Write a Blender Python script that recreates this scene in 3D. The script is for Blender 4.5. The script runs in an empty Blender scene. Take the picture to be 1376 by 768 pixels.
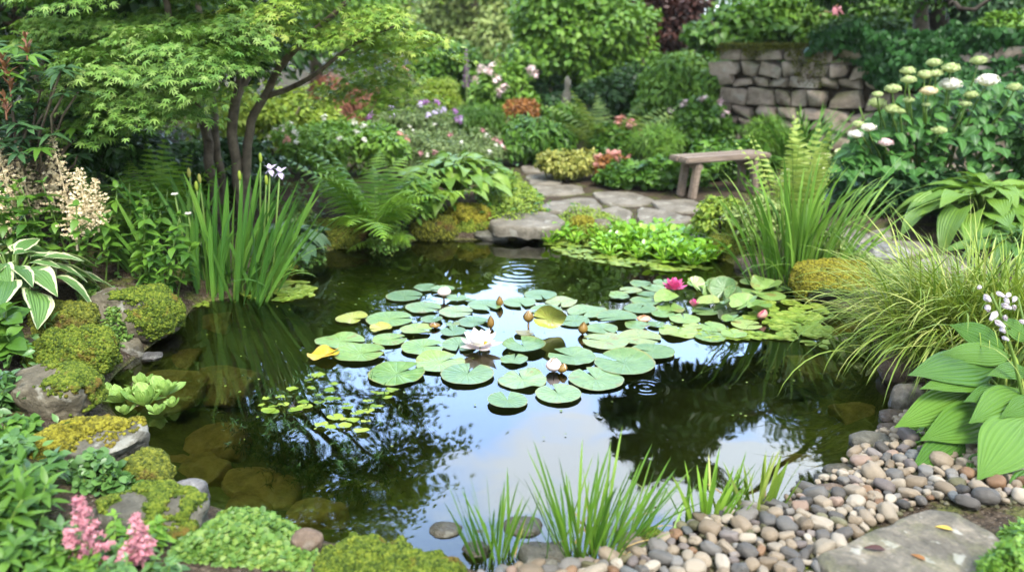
import bpy, bmesh, math, random
import numpy as np
from mathutils import Vector, Matrix

# ------------------------------------------------------------------ camera, sky, sun, exposure
scene = bpy.context.scene
COL = scene.collection
R = math.radians
CAM_H, PITCH, FPX = 1.5, R(17), 1070.2
cam_data = bpy.data.cameras.new('camera')
cam_data.lens = 28; cam_data.sensor_width = 36; cam_data.sensor_fit = 'HORIZONTAL'
cam_data.clip_start = 0.05; cam_data.clip_end = 2000
cam_data.dof.use_dof = True; cam_data.dof.focus_distance = 3.5; cam_data.dof.aperture_fstop = 1.5
cam = bpy.data.objects.new('camera', cam_data); COL.objects.link(cam)
cam.location = (0, 0, CAM_H); cam.rotation_euler = (R(90) - PITCH, 0, 0)
scene.camera = cam

SUN_EL, SUN_AZ = R(54), R(158)          # azimuth from +Y towards +X
SUN_STRENGTH, SUN_ANGLE, SKY_STRENGTH, EXPOSURE = 3.9, R(18), 0.10, 0.92
CLOUD = 27.0
world = bpy.data.worlds.new('World'); scene.world = world; world.use_nodes = True
wt = world.node_tree; wt.nodes.clear()
wo = wt.nodes.new('ShaderNodeOutputWorld'); wb = wt.nodes.new('ShaderNodeBackground')
sk = wt.nodes.new('ShaderNodeTexSky'); sk.sky_type = 'NISHITA'; sk.sun_disc = False
sk.sun_elevation = SUN_EL; sk.sun_rotation = SUN_AZ; sk.air_density = 1.0; sk.dust_density = 1.0
wb.inputs[1].default_value = SKY_STRENGTH
tc = wt.nodes.new('ShaderNodeTexCoord'); mp = wt.nodes.new('ShaderNodeMapping')
mp.inputs['Scale'].default_value = (1.0, 1.0, 2.4); mp.inputs['Location'].default_value = (0.35, 0.2, 0.1)
cn = wt.nodes.new('ShaderNodeTexNoise'); cn.inputs['Scale'].default_value = 2.6; cn.inputs['Detail'].default_value = 7
cn.inputs['Roughness'].default_value = 0.55
cr = wt.nodes.new('ShaderNodeValToRGB'); cr.color_ramp.elements[0].position = 0.505; cr.color_ramp.elements[1].position = 0.60; cr.color_ramp.elements[0].color = (.12, .12, .12, 1)
cmx = wt.nodes.new('ShaderNodeMixRGB'); cmx.inputs[2].default_value = (CLOUD * .90, CLOUD, CLOUD * 1.12, 1)
wt.links.new(tc.outputs['Generated'], mp.inputs[0]); wt.links.new(mp.outputs[0], cn.inputs['Vector'])
wt.links.new(cn.outputs[0], cr.inputs[0]); wt.links.new(cr.outputs[0], cmx.inputs[0])
sx = wt.nodes.new('ShaderNodeSeparateXYZ'); wt.links.new(tc.outputs['Generated'], sx.inputs[0])
gr = wt.nodes.new('ShaderNodeMapRange'); gr.interpolation_type = 'SMOOTHSTEP'; wt.links.new(sx.outputs[2], gr.inputs[0])
for k_, v_ in enumerate((.80, .45, 0.0, 11.5)): gr.inputs[1 + k_].default_value = v_
gf = wt.nodes.new('ShaderNodeMapRange'); gf.interpolation_type = 'SMOOTHSTEP'; wt.links.new(sx.outputs[1], gf.inputs[0]); gf.inputs[1].default_value = .1; gf.inputs[2].default_value = .75
gm = wt.nodes.new('ShaderNodeMath'); gm.operation = 'MULTIPLY_ADD'; wt.links.new(gr.outputs[0], gm.inputs[0]); wt.links.new(gf.outputs[0], gm.inputs[1]); gm.inputs[2].default_value = 1.2
sg = wt.nodes.new('ShaderNodeVectorMath'); sg.operation = 'SCALE'; wt.links.new(sk.outputs[0], sg.inputs[0]); wt.links.new(gm.outputs[0], sg.inputs['Scale'])
wt.links.new(sg.outputs[0], cmx.inputs[1]); wt.links.new(cmx.outputs[0], wb.inputs[0]); wt.links.new(wb.outputs[0], wo.inputs[0])
sun_d = bpy.data.lights.new('sun', 'SUN'); sun_d.energy = SUN_STRENGTH; sun_d.angle = SUN_ANGLE; sun_d.color = (1, 0.95, 0.87)
sun = bpy.data.objects.new('sun', sun_d); COL.objects.link(sun)
sdir = Vector((math.sin(SUN_AZ) * math.cos(SUN_EL), math.cos(SUN_AZ) * math.cos(SUN_EL), math.sin(SUN_EL)))
sun.rotation_euler = sdir.to_track_quat('Z', 'Y').to_euler(); sun.location = (0, 0, 30)
vs = scene.view_settings
vs.view_transform = 'Standard'; vs.look = 'None'; vs.exposure = EXPOSURE; vs.gamma = 1; vs.use_curve_mapping = False
cy = scene.cycles
cy.max_bounces = 7; cy.diffuse_bounces = 3; cy.glossy_bounces = 3; cy.transmission_bounces = 4; cy.transparent_max_bounces = 12
cy.caustics_reflective = False; cy.caustics_refractive = False; cy.sample_clamp_indirect = 6
cy.use_denoising = True; cy.use_adaptive_sampling = True; cy.adaptive_threshold = 0.02

# ------------------------------------------------------------------ numeric helpers
def unit(a):
    a = np.asarray(a, float); return a / np.maximum(np.linalg.norm(a, axis=-1, keepdims=True), 1e-9)
def smooth(a, b, x):
    t = np.clip((np.asarray(x, float) - a) / (b - a), 0, 1); return t * t * (3 - 2 * t)
def _hash(ix, iy, iz, seed):
    n = (ix * 374761393 + iy * 668265263 + iz * 2147483647 + seed * 974634777) & 0xFFFFFFFF
    n = ((n ^ (n >> 13)) * 1274126177) & 0xFFFFFFFF
    n = ((n ^ (n >> 16)) * 2246822519) & 0xFFFFFFFF
    return ((n ^ (n >> 15)) & 0xFFFF) / 65535.0
def vnoise(P, seed=0):
    P = np.asarray(P, float); i = np.floor(P).astype(np.int64); f = P - i; f = f * f * (3 - 2 * f)
    r = 0
    for dx in (0, 1):
        for dy in (0, 1):
            for dz in (0, 1):
                w = (f[..., 0] if dx else 1 - f[..., 0]) * (f[..., 1] if dy else 1 - f[..., 1]) * (f[..., 2] if dz else 1 - f[..., 2])
                r = r + w * _hash(i[..., 0] + dx, i[..., 1] + dy, i[..., 2] + dz, seed)
    return r * 2 - 1
def fbm(P, seed=0, oct=4, gain=0.5):
    P = np.asarray(P, float); a, r = 1.0, 0
    for k in range(oct):
        r = r + a * vnoise(P * 2 ** k + 17.3 * k, seed + k); a *= gain
    return r

# camera rays: pixel coordinates of the 1376 x 768 photograph
CP, SP = math.cos(PITCH), math.sin(PITCH)
def ray(px, py):
    u = (px - 688) / FPX; v = (384 - py) / FPX
    return np.array([u, CP + SP * v, -SP + CP * v])
def at_z(px, py, z=0.0):
    d = ray(px, py); return np.array([0, 0, CAM_H]) + d * ((z - CAM_H) / d[2])
def at_y(px, py, Y):
    d = ray(px, py); return np.array([0, 0, CAM_H]) + d * (Y / d[1])
def depth(p):
    return p[1] * CP - (p[2] - CAM_H) * SP
def pix(p):
    dz = p[2] - CAM_H; dep = p[1] * CP - dz * SP; up = p[1] * SP + dz * CP
    return 688 + FPX * p[0] / dep, 384 - FPX * up / dep

# ------------------------------------------------------------------ terrain
POND_PX = [(600,752),(540,748),(470,735),(420,722),(370,702),(318,690),(262,672),(236,645),(205,612),(165,570),(140,535),(150,505),(185,478),
 (215,455),(245,432),(262,408),(320,398),(370,372),(400,348),(450,334),(500,328),(560,322),(640,322),(720,322),(760,318),(830,312),(900,318),
 (955,340),(1000,362),(1055,385),(1100,402),(1150,425),(1185,460),(1210,500),(1212,545),(1180,580),(1140,618),(1095,650),(1060,672),(1000,690),
 (940,700),(885,722),(860,745),(800,762),(700,775),(640,768)]
def chaikin(P, n=2, w=.25):
    P = np.asarray(P, float)
    for _ in range(n):
        Q = np.roll(P, -1, 0); P = np.stack([P * (1 - w) + Q * w, P * w + Q * (1 - w)], 1).reshape(-1, P.shape[1])
    return P
POND = chaikin([at_z(*p)[:2] for p in POND_PX], 1)
def in_poly(poly, x, y):
    x = np.asarray(x, float); y = np.asarray(y, float); c = np.zeros(x.shape, bool)
    for a, b in zip(poly, np.roll(poly, -1, 0)):
        with np.errstate(divide='ignore', invalid='ignore'):
            m = ((a[1] > y) != (b[1] > y)) & (x < (b[0] - a[0]) * (y - a[1]) / (b[1] - a[1]) + a[0])
        c ^= m
    return c
def sdist(poly, x, y):
    x = np.asarray(x, float); y = np.asarray(y, float); best = np.full(x.shape, 1e9)
    for a, b in zip(poly, np.roll(poly, -1, 0)):
        e = b - a; l2 = max(e @ e, 1e-12)
        t = np.clip(((x - a[0]) * e[0] + (y - a[1]) * e[1]) / l2, 0, 1)
        best = np.minimum(best, np.hypot(x - a[0] - t * e[0], y - a[1] - t * e[1]))
    return np.where(in_poly(poly, x, y), -best, best)
WALL_A, WALL_B = np.array([2.62, 9.9]), np.array([6.6, 7.1])
WD = (WALL_B - WALL_A) / np.linalg.norm(WALL_B - WALL_A); WN = np.array([-WD[1], WD[0]])      # WN points behind the wall
if WN[1] < 0: WN = -WN
def height(x, y):
    x = np.asarray(x, float); y = np.asarray(y, float)
    d = sdist(POND, x, y); do = np.maximum(d, 0); di = np.maximum(-d, 0)
    inside = -0.46 * (1 - np.exp(-di / 0.8)) - 0.02 * smooth(0, .05, di)
    left = smooth(-0.5, -1.7, x) * smooth(8.5, 6, y)
    left2 = smooth(-0.5, -1.7, x)
    rim = 0.055 * (1 - np.exp(-do / 0.06)) * (1 - .5 * smooth(.8, 1.3, x) * smooth(4, 3, y))
    slope = 0.05 * np.minimum(do, 3) + left * 0.17 * np.minimum(do, 2.2) + left2 * .03 * np.minimum(do, 4)
    back = 0.03 * np.maximum(y - 9, 0)
    s = (x - WALL_A[0]) * WN[0] + (y - WALL_A[1]) * WN[1]
    terrace = 0.95 * smooth(0.12, 0.5, s) * smooth(1.2, 2.8, x)
    nz = fbm(np.stack([x * 1.3, y * 1.3, x * 0], -1), 3, 3) * 0.025 * smooth(0, .4, np.abs(d))
    return np.where(d < 0, inside, rim + slope + back + terrace) + nz
def gz(x, y): return float(height(np.array([x]), np.array([y]))[0])
_T = np.concatenate([np.linspace(1.2, 12, 1400), np.linspace(12, 40, 200)])
def ground(px, py):
    d = ray(px, py); P = np.array([0, 0, CAM_H]) + d * _T[:, None]
    h = np.maximum(height(P[:, 0], P[:, 1]), 0.0); k = np.nonzero(P[:, 2] <= h)[0]
    p = P[k[0]] if len(k) else P[-1]
    return np.array([p[0], p[1], h[k[0]] if len(k) else 0])
def base(px, Y, dz=0):
    x = (px - 688) / FPX * Y
    for _ in range(4):
        z = gz(x, Y) + dz; x = (px - 688) / FPX * depth((x, Y, z))
    return np.array([x, Y, z])

# ------------------------------------------------------------------ mesh accumulator
class Geo:
    def __init__(self): self.V, self.F, self.UV, self.n = [], [], [], 0
    def add(self, V, F, UV=None):
        V = np.asarray(V, float).reshape(-1, 3)
        if not isinstance(F, list): F = [F]
        if UV is None: UV = V[:, :2] * 0
        self.V.append(V); self.UV.append(np.asarray(UV, float).reshape(-1, 2))
        for f in F:
            f = np.asarray(f, np.int64)
            if f.size: self.F.append(f + self.n)
        self.n += len(V); return self
    def inst(self, T, M, L):
        V, F, UV = T; N = len(L)
        if N == 0: return self
        W = np.einsum('nij,vj->nvi', M, V) + np.asarray(L)[:, None, :]
        off = (np.arange(N) * len(V))
        self.V.append(W.reshape(-1, 3)); self.UV.append(np.tile(UV, (N, 1)))
        for f in F: self.F.append((f[None] + off[:, None, None]).reshape(-1, f.shape[1]) + self.n)
        self.n += N * len(V); return self
    def insts(self, Ts, M, L, rng):
        k = rng.integers(0, len(Ts), len(L))
        for i, T in enumerate(Ts):
            m = k == i; self.inst(T, M[m], L[m])
        return self
    def tube(self, P, rad, sides=7, cap=True):
        P = np.asarray(P, float); n = len(P); rad = np.broadcast_to(np.asarray(rad, float), (n,))
        T = unit(np.gradient(P, axis=0)); ref = np.array([0.31, 0.93, 0.17]) if abs(T[0][2]) > .6 else np.array([0.05, 0.1, 1.0])
        X = unit(np.cross(T, ref)); Y = np.cross(T, X); a = np.linspace(0, 2 * math.pi, sides, endpoint=False)
        V = P[:, None] + rad[:, None, None] * (X[:, None] * np.cos(a)[None, :, None] + Y[:, None] * np.sin(a)[None, :, None])
        i = np.arange(n - 1)[:, None] * sides; j = np.arange(sides)[None]; k = (j + 1) % sides
        F = np.stack([i + j, i + k, i + sides + k, i + sides + j], -1).reshape(-1, 4)
        uv = np.stack(np.broadcast_arrays(j / sides + 0 * i[:1], np.linspace(0, 1, n)[:, None]), -1).reshape(-1, 2)
        Fs = [F]
        if cap: Fs.append(np.array([[(n - 1) * sides + q for q in range(sides)]]) )
        return self.add(V.reshape(-1, 3), Fs, uv)
    def mesh(self, name, mat, smooth_=True):
        me = bpy.data.meshes.new(name)
        V = np.concatenate(self.V) if self.V else np.zeros((0, 3)); UV = np.concatenate(self.UV) if self.UV else np.zeros((0, 2))
        loops = np.concatenate([f.reshape(-1) for f in self.F]) if self.F else np.zeros(0, int)
        tot = np.concatenate([np.full(len(f), f.shape[1]) for f in self.F]) if self.F else np.zeros(0, int)
        st = np.concatenate([[0], np.cumsum(tot)[:-1]]) if len(tot) else tot
        me.vertices.add(len(V)); me.vertices.foreach_set('co', V.astype(np.float32).ravel())
        me.loops.add(len(loops)); me.loops.foreach_set('vertex_index', loops.astype(np.int32))
        me.polygons.add(len(tot)); me.polygons.foreach_set('loop_start', st.astype(np.int32))
        uvl = me.uv_layers.new(name='UVMap'); uvl.data.foreach_set('uv', UV[loops].astype(np.float32).ravel())
        me.polygons.foreach_set('use_smooth', np.full(len(tot), smooth_))
        me.update(calc_edges=True); me.validate()
        for m in (mat if isinstance(mat, (list, tuple)) else [mat]): me.materials.append(m)
        return me
    def obj(self, name, mat, parent=None, smooth_=True, origin=None):
        """links the mesh as one object; ORIGIN moves the mesh so that the object's origin lies there"""
        o0 = np.zeros(3)
        if origin is not None: o0 = np.asarray(origin, float)
        elif parent is not None: o0 = np.array(parent.location)
        self.V = [v - o0 for v in self.V]
        o = bpy.data.objects.new(name, self.mesh(name, mat, smooth_)); COL.objects.link(o)
        if parent is not None: o.parent = parent
        else: o.location = o0
        return o
def thing(name, label, cat, loc, group=None):
    o = bpy.data.objects.new(name, None); COL.objects.link(o); o.location = [float(c) for c in loc]; o.empty_display_size = .1
    return tag(o, label, cat, group)
def tag(o, label, cat, group=None):
    o['label'] = label; o['category'] = cat
    if group: o['group'] = group
    return o
def structure(o, kind='structure', label=None):
    o['kind'] = kind
    if label: o['label'] = label
    return o
def copy_thing(root, loc, rz=0, scale=1, label=None):
    c = root.copy(); COL.objects.link(c); c.location = [float(q) for q in loc]; c.rotation_euler = (0, 0, rz); c.scale = (scale,) * 3
    if label: c['label'] = label
    for ch in list(root.children):
        d = ch.copy(); COL.objects.link(d); d.parent = c
        for g in list(ch.children):
            e = g.copy(); COL.objects.link(e); e.parent = d
    return c

# ------------------------------------------------------------------ leaf shapes
def frames(D, N, S):
    """rotation-scale matrices: y along D, z near N; S (n,) or (n,3)"""
    D = unit(D); X = unit(np.cross(D, N)); Z = np.cross(X, D); S = np.asarray(S, float)
    if S.ndim == 1: S = np.stack([S, S, S], -1)
    return np.stack([X * S[:, :1], D * S[:, 1:2], Z * S[:, 2:]], -1)
def leaf(width=.5, rows=5, cols=2, fold=.25, droop=.25, shape='ovate', wave=0.0, twist=0.0, cup=0.0, ribs=0.0):
    t = np.linspace(0, 1, rows + 1)
    if shape == 'ovate': w = np.sin(np.pi * np.clip(t, 0, 1) ** .72) ** .9
    elif shape == 'hosta': w = np.sin(np.pi * t ** .84) ** 1.05
    elif shape == 'lance': w = np.sin(np.pi * t ** .85) ** 1.1
    elif shape == 'round': w = np.sqrt(np.clip(1 - (2 * t - 1) ** 2, 0, 1))
    elif shape == 'heart': w = np.clip(np.sin(np.pi * (0.16 + .84 * t) ** .62), 0, 1) ** .85
    elif shape == 'spoon': w = np.sin(np.pi * t ** 1.7) ** .8
    w = np.maximum(w, .03) * width / 2
    c = np.linspace(-1, 1, cols + 1)
    x = w[:, None] * c[None]; y = np.broadcast_to(t[:, None], x.shape).copy()
    z = fold * np.abs(x) - droop * t[:, None] ** 2 - cup * (x / max(width, .01)) ** 2 * 4 + wave * np.sin(t[:, None] * 17 + c * 2) * np.abs(c)[None] ** 2 + twist * x * t[:, None] + ribs * np.sin(np.abs(c)[None] * 20 + 1) * np.sin(np.pi * t)[:, None] * width
    if shape == 'heart': y = y - .12 * (np.abs(c)[None]) * (1 - t[:, None]) ** 3
    V = np.stack([x, y, z], -1).reshape(-1, 3); n = cols + 1
    i = np.arange(rows)[:, None] * n; j = np.arange(cols)[None]
    F = np.stack([i + j, i + j + 1, i + n + j + 1, i + n + j], -1).reshape(-1, 4)
    UV = np.stack([np.broadcast_to(c[None] * .5 + .5, x.shape), y], -1).reshape(-1, 2)
    return V, [F], UV
def variants(n=3, **k):
    out = []
    for i in range(n):
        q = dict(k); f = (i - (n - 1) / 2) / max(n - 1, 1)
        q['droop'] = k.get('droop', .25) + .3 * f; q['fold'] = k.get('fold', .25) * (1 + .6 * f); q['twist'] = .5 * f
        out.append(leaf(**q))
    return out
def palmate(lobes=7, notch=.36, spread=125, droop=.3, wid=.13):
    a = np.radians(np.linspace(-spread, spread, lobes)); V = [(0, 0, 0)]; 
    for k, b in enumerate(a):
        L = 1.0 - .5 * (abs(b) / np.radians(spread)) ** 1.4
        for rr, da in ((notch * L, -.5), (L * .62, -wid * 1.2), (L, 0), (L * .62, wid * 1.2)):
            an = b + da * (a[1] - a[0]) if rr == notch * L else b + da
            V.append((rr * math.sin(an), rr * math.cos(an), -droop * rr * rr))
    V = np.array(V); m = len(V) - 1
    F = np.array([[0, 1 + i, 1 + (i + 1) % m] for i in range(m - 1)])[:, ::-1]
    V[:, 1] += .25
    return V, [F], np.stack([V[:, 0] * .4 + .5, V[:, 1] * .7], -1)
def comb(rows=9, width=.28, droop=.12):
    """a fern pinna: tapering leaflet with toothed edges"""
    V = []; UV = []
    for k in range(2 * rows + 1):
        t = k / (2 * rows); w = width / 2 * (1 - t) ** .8 * (1.0 if k % 2 else .38)
        for s in (-1, 0, 1):
            V.append((s * w, t + (.035 if k % 2 and s else 0), -droop * t * t + .12 * abs(s) * w)); UV.append((.5 + .5 * s, t))
    F = []
    for k in range(2 * rows):
        for s in (0, 1): q = 3 * k + s; F.append((q, q + 1, q + 4, q + 3))
    return np.array(V, float), [np.array(F)], np.array(UV, float)
def star(n=5, inner=.3):
    V = [(0, 0, .15)]
    for k in range(2 * n): r = 1 if k % 2 == 0 else inner; a = math.pi * k / n; V.append((r * math.cos(a), r * math.sin(a), 0))
    return np.array(V, float), [np.array([[0, 1 + k, 1 + (k + 1) % (2 * n)] for k in range(2 * n)])], np.full((2 * n + 1, 2), .5)
def disc(n=8, cup=.15, petal=False):
    V = [(0, 0, 0)] + [((1 if not petal or k % 2 else .55) * math.cos(2 * math.pi * k / n), (1 if not petal or k % 2 else .55) * math.sin(2 * math.pi * k / n), cup) for k in range(n)]
    return np.array(V, float), [np.array([[0, 1 + k, 1 + (k + 1) % n] for k in range(n)])], np.array([(.5, .5)] + [(.5 + .5 * math.cos(2 * math.pi * k / n), .5 + .5 * math.sin(2 * math.pi * k / n)) for k in range(n)])
T_OV = variants(3, width=.5, rows=4, cols=2)
T_OVW = variants(3, width=.7, rows=4, cols=2, droop=.3)
T_LAN = variants(3, width=.3, rows=4, cols=2, droop=.3)
T_RND = variants(3, width=.9, rows=4, cols=2, shape='round', fold=.2, droop=.15)
T_HRT = variants(3, width=.8, rows=6, cols=4, shape='heart', fold=.15, droop=.35, wave=.015)
T_HOS = variants(4, width=.62, rows=9, cols=6, shape='heart', fold=.22, droop=.45, wave=.012)
T_HOSN = variants(4, width=.46, rows=9, cols=6, shape='ovate', fold=.25, droop=.5, wave=.012)
T_FAR = variants(2, width=.55, rows=2, cols=2, droop=.3)
T_NDL = variants(2, width=.12, rows=2, cols=2, droop=.2)
T_MAP = [palmate(), palmate(droop=.55, spread=110), palmate(droop=.1, notch=.32)]
T_SPN = variants(3, width=.62, rows=6, cols=4, shape='spoon', fold=.35, droop=-.25)
T_CMB = [comb(), comb(droop=.3)]
T_CUSH = None
T_MOSS = [(np.array([(-.18, 0, 0), (.18, 0, 0), (0, .1, 1.0)]), [np.array([[0, 1, 2]])], np.array([(0, 0), (1, 0), (.5, 1)]))]
def rand_dirs(rng, n):
    return unit(rng.normal(size=(n, 3)))

def ribbon(geo, B, az, lean, bend, L, W, seg=7, fold=.0, power=1.6, cols=1, tip=.9, side=None, wmin=.0):
    """curved tapering blades, all at once. az: heading, lean: start angle from vertical, bend: extra angle at the tip"""
    N = len(B); t = np.linspace(0, 1, seg + 1)
    th = lean[:, None] + bend[:, None] * t[None] ** power; ds = (L / seg)[:, None]
    dr = np.sin(th) * ds; dz = np.cos(th) * ds
    r = np.concatenate([np.zeros((N, 1)), np.cumsum(dr[:, :-1] * .5 + dr[:, 1:] * .5, 1)], 1); z = np.concatenate([np.zeros((N, 1)), np.cumsum(dz[:, :-1] * .5 + dz[:, 1:] * .5, 1)], 1)
    H = np.stack([np.cos(az), np.sin(az), 0 * az], -1)
    sd = az + math.pi / 2 + (0 if side is None else side); S = np.stack([np.cos(sd), np.sin(sd), 0 * az], -1)
    C = B[:, None] + H[:, None] * r[..., None] + np.array([0, 0, 1.0]) * z[..., None]
    w = W[:, None] * np.maximum((1 - t[None] ** (1 / max(1 - tip, .08)) ) * (.55 + .45 * np.minimum(1, t[None] * 4)), wmin) * .5
    nrm = np.stack([-np.cos(az)[:, None] * np.cos(th), -np.sin(az)[:, None] * np.cos(th), np.sin(th)], -1)
    c = np.linspace(-1, 1, cols + 1)
    V = C[:, :, None] + S[:, None, None] * (w[:, :, None] * c)[..., None] + nrm[:, :, None] * (fold * w[:, :, None] * np.abs(c))[..., None]
    n = cols + 1; i = np.arange(seg)[:, None] * n; j = np.arange(cols)[None]
    F = np.stack([i + j, i + j + 1, i + n + j + 1, i + n + j], -1).reshape(-1, 4)
    F = (F[None] + (np.arange(N) * n * (seg + 1))[:, None, None]).reshape(-1, 4)
    UV = np.broadcast_to(np.stack([np.broadcast_to(c * .5 + .5, (seg + 1, n)), np.broadcast_to(t[:, None], (seg + 1, n))], -1)[None], (N, seg + 1, n, 2))
    geo.add(V.reshape(-1, 3), F, UV.reshape(-1, 2)); return C
# ------------------------------------------------------------------ materials
class NT:
    def __init__(self, name):
        self.m = bpy.data.materials.new(name); self.m.use_nodes = True; self.t = self.m.node_tree; self.t.nodes.clear()
        self.out = self.new('ShaderNodeOutputMaterial')
    def new(self, k, **a):
        n = self.t.nodes.new(k)
        for q, v in a.items(): setattr(n, q, v)
        return n
    def put(self, sock, v):
        if isinstance(v, bpy.types.NodeSocket): self.t.links.new(v, sock)
        elif isinstance(v, tuple) and len(v) == 3 and sock.type == 'RGBA': sock.default_value = (*v, 1)
        else: sock.default_value = v
    def math(self, op, a, b=0.0, c=0.0):
        n = self.new('ShaderNodeMath', operation=op)
        self.put(n.inputs[0], a); self.put(n.inputs[1], b); self.put(n.inputs[2], c); return n.outputs[0]
    def mix(self, f, a, b, mode='MIX'):
        n = self.new('ShaderNodeMixRGB', blend_type=mode); self.put(n.inputs[0], f); self.put(n.inputs[1], a); self.put(n.inputs[2], b); return n.outputs[0]
    def noise(self, scale, detail=4, rough=.55, vec=None, dist=0.0):
        n = self.new('ShaderNodeTexNoise'); n.inputs['Scale'].default_value = scale; n.inputs['Detail'].default_value = detail
        n.inputs['Roughness'].default_value = rough; n.inputs['Distortion'].default_value = dist
        if vec is not None: self.put(n.inputs['Vector'], vec)
        return n.outputs[0]
    def voro(self, scale, feature='F1', vec=None, out=0):
        n = self.new('ShaderNodeTexVoronoi', feature=feature); n.inputs['Scale'].default_value = scale
        if vec is not None: self.put(n.inputs['Vector'], vec)
        return n.outputs[out]
    def ramp(self, f, stops):
        n = self.new('ShaderNodeValToRGB'); e = n.color_ramp.elements
        while len(e) < len(stops): e.new(.5)
        for q, (p, c) in zip(e, stops): q.position = p; q.color = (*c, 1) if len(c) == 3 else c
        self.put(n.inputs[0], f); return n.outputs[0]
    def rng(self, v, a, b, c=0.0, d=1.0):
        n = self.new('ShaderNodeMapRange', interpolation_type='SMOOTHSTEP'); self.put(n.inputs[0], v)
        for i, q in enumerate((a, b, c, d)): n.inputs[1 + i].default_value = q
        return n.outputs[0]
    def geo(self, k): return self.new('ShaderNodeNewGeometry').outputs[k]
    def coord(self, k): return self.new('ShaderNodeTexCoord').outputs[k]
    def sep(self, v):
        n = self.new('ShaderNodeSeparateXYZ'); self.put(n.inputs[0], v); return n.outputs
    def bump(self, h, s=.4, d=.01):
        n = self.new('ShaderNodeBump'); n.inputs['Strength'].default_value = s; n.inputs['Distance'].default_value = d; self.put(n.inputs['Height'], h); return n.outputs[0]
    def pbr(self, col, rough=.6, spec=.4, normal=None, sub=None):
        n = self.new('ShaderNodeBsdfPrincipled'); self.put(n.inputs['Base Color'], col); self.put(n.inputs['Roughness'], rough)
        n.inputs['Specular IOR Level'].default_value = spec
        if normal is not None: self.put(n.inputs['Normal'], normal)
        return n.outputs[0]
    def done(self, sh): self.t.links.new(sh, self.out.inputs[0]); return self.m

def leafmat(name, dark, light, trans=.3, rough=.42, spec=.3, margin=None, mw=.8, veins=0, tip=None, third=None, rib=None, centre=None, ocol=.0):
    """leaf colour varies from leaf to leaf; optional pale margin, parallel veins, tip colour"""
    if not name.endswith(('floret', 'petal', 'bell')):
        w = lambda c: (c[0] * 1.12, c[1] * .96, c[2] * .72)
        dark, light, third = w(dark), w(light), (w(third) if third else None)
    n = NT(name); isl = n.geo('Random Per Island'); pos = n.coord('Object')
    k = n.math('ADD', n.math('MULTIPLY', isl, .62), n.math('MULTIPLY', n.math('SUBTRACT', n.noise(3.2, 3, vec=pos), .2), .62))
    st = [(.12, dark), (.88, light)]
    if third: st = [(.08, dark), (.62, light), (1.0, third)]
    col = n.ramp(k, st); uv = n.sep(n.new('ShaderNodeUVMap').outputs[0]); u, v = uv[0], uv[1]
    e = n.math('ABSOLUTE', n.math('SUBTRACT', n.math('MULTIPLY', u, 2.0), 1.0))
    nrm = None
    if rib: col = n.mix(n.rng(e, .10, .03), col, rib)
    if veins:
        s = n.math('SINE', n.math('MULTIPLY', e, veins)); nrm = n.bump(s, .5, .004)
        col = n.mix(n.math('MULTIPLY', n.rng(s, .5, 1.0), .2), col, (light[0] * 1.5, light[1] * 1.4, light[2] * 1.3))
    if margin:
        nn = n.noise(30, 2, vec=pos); ed = n.math('ADD', e, n.math('MULTIPLY', n.math('SUBTRACT', nn, .5), .35))
        col = n.mix(n.rng(ed, mw - .04, mw + .04), col, margin)
    if centre: col = n.mix(n.rng(e, .75, .35), col, centre)
    if tip: col = n.mix(n.rng(v, .55, 1.0), col, tip)
    p = n.pbr(col, rough, spec, nrm)
    if trans > 0:
        tr = n.new('ShaderNodeBsdfTranslucent'); n.put(tr.inputs[0], n.mix(.45, col, n.mix(1.0, col, (1.5, 1.35, .5), 'MULTIPLY')))
        mx = n.new('ShaderNodeMixShader'); mx.inputs[0].default_value = trans * .8
        n.t.links.new(p, mx.inputs[1]); n.t.links.new(tr.outputs[0], mx.inputs[2]); p = mx.outputs[0]
    return n.done(p)
def plain(name, a, b, scale=8, rough=.7, spec=.3, bump=.3, bscale=None):
    n = NT(name); pos = n.coord('Object'); f = n.noise(scale, 6, .6, vec=pos)
    return n.done(n.pbr(n.ramp(f, [(.3, a), (.7, b)]), rough, spec, n.bump(n.noise(bscale or scale * 4, 5, vec=pos), bump, .01)))
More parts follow.
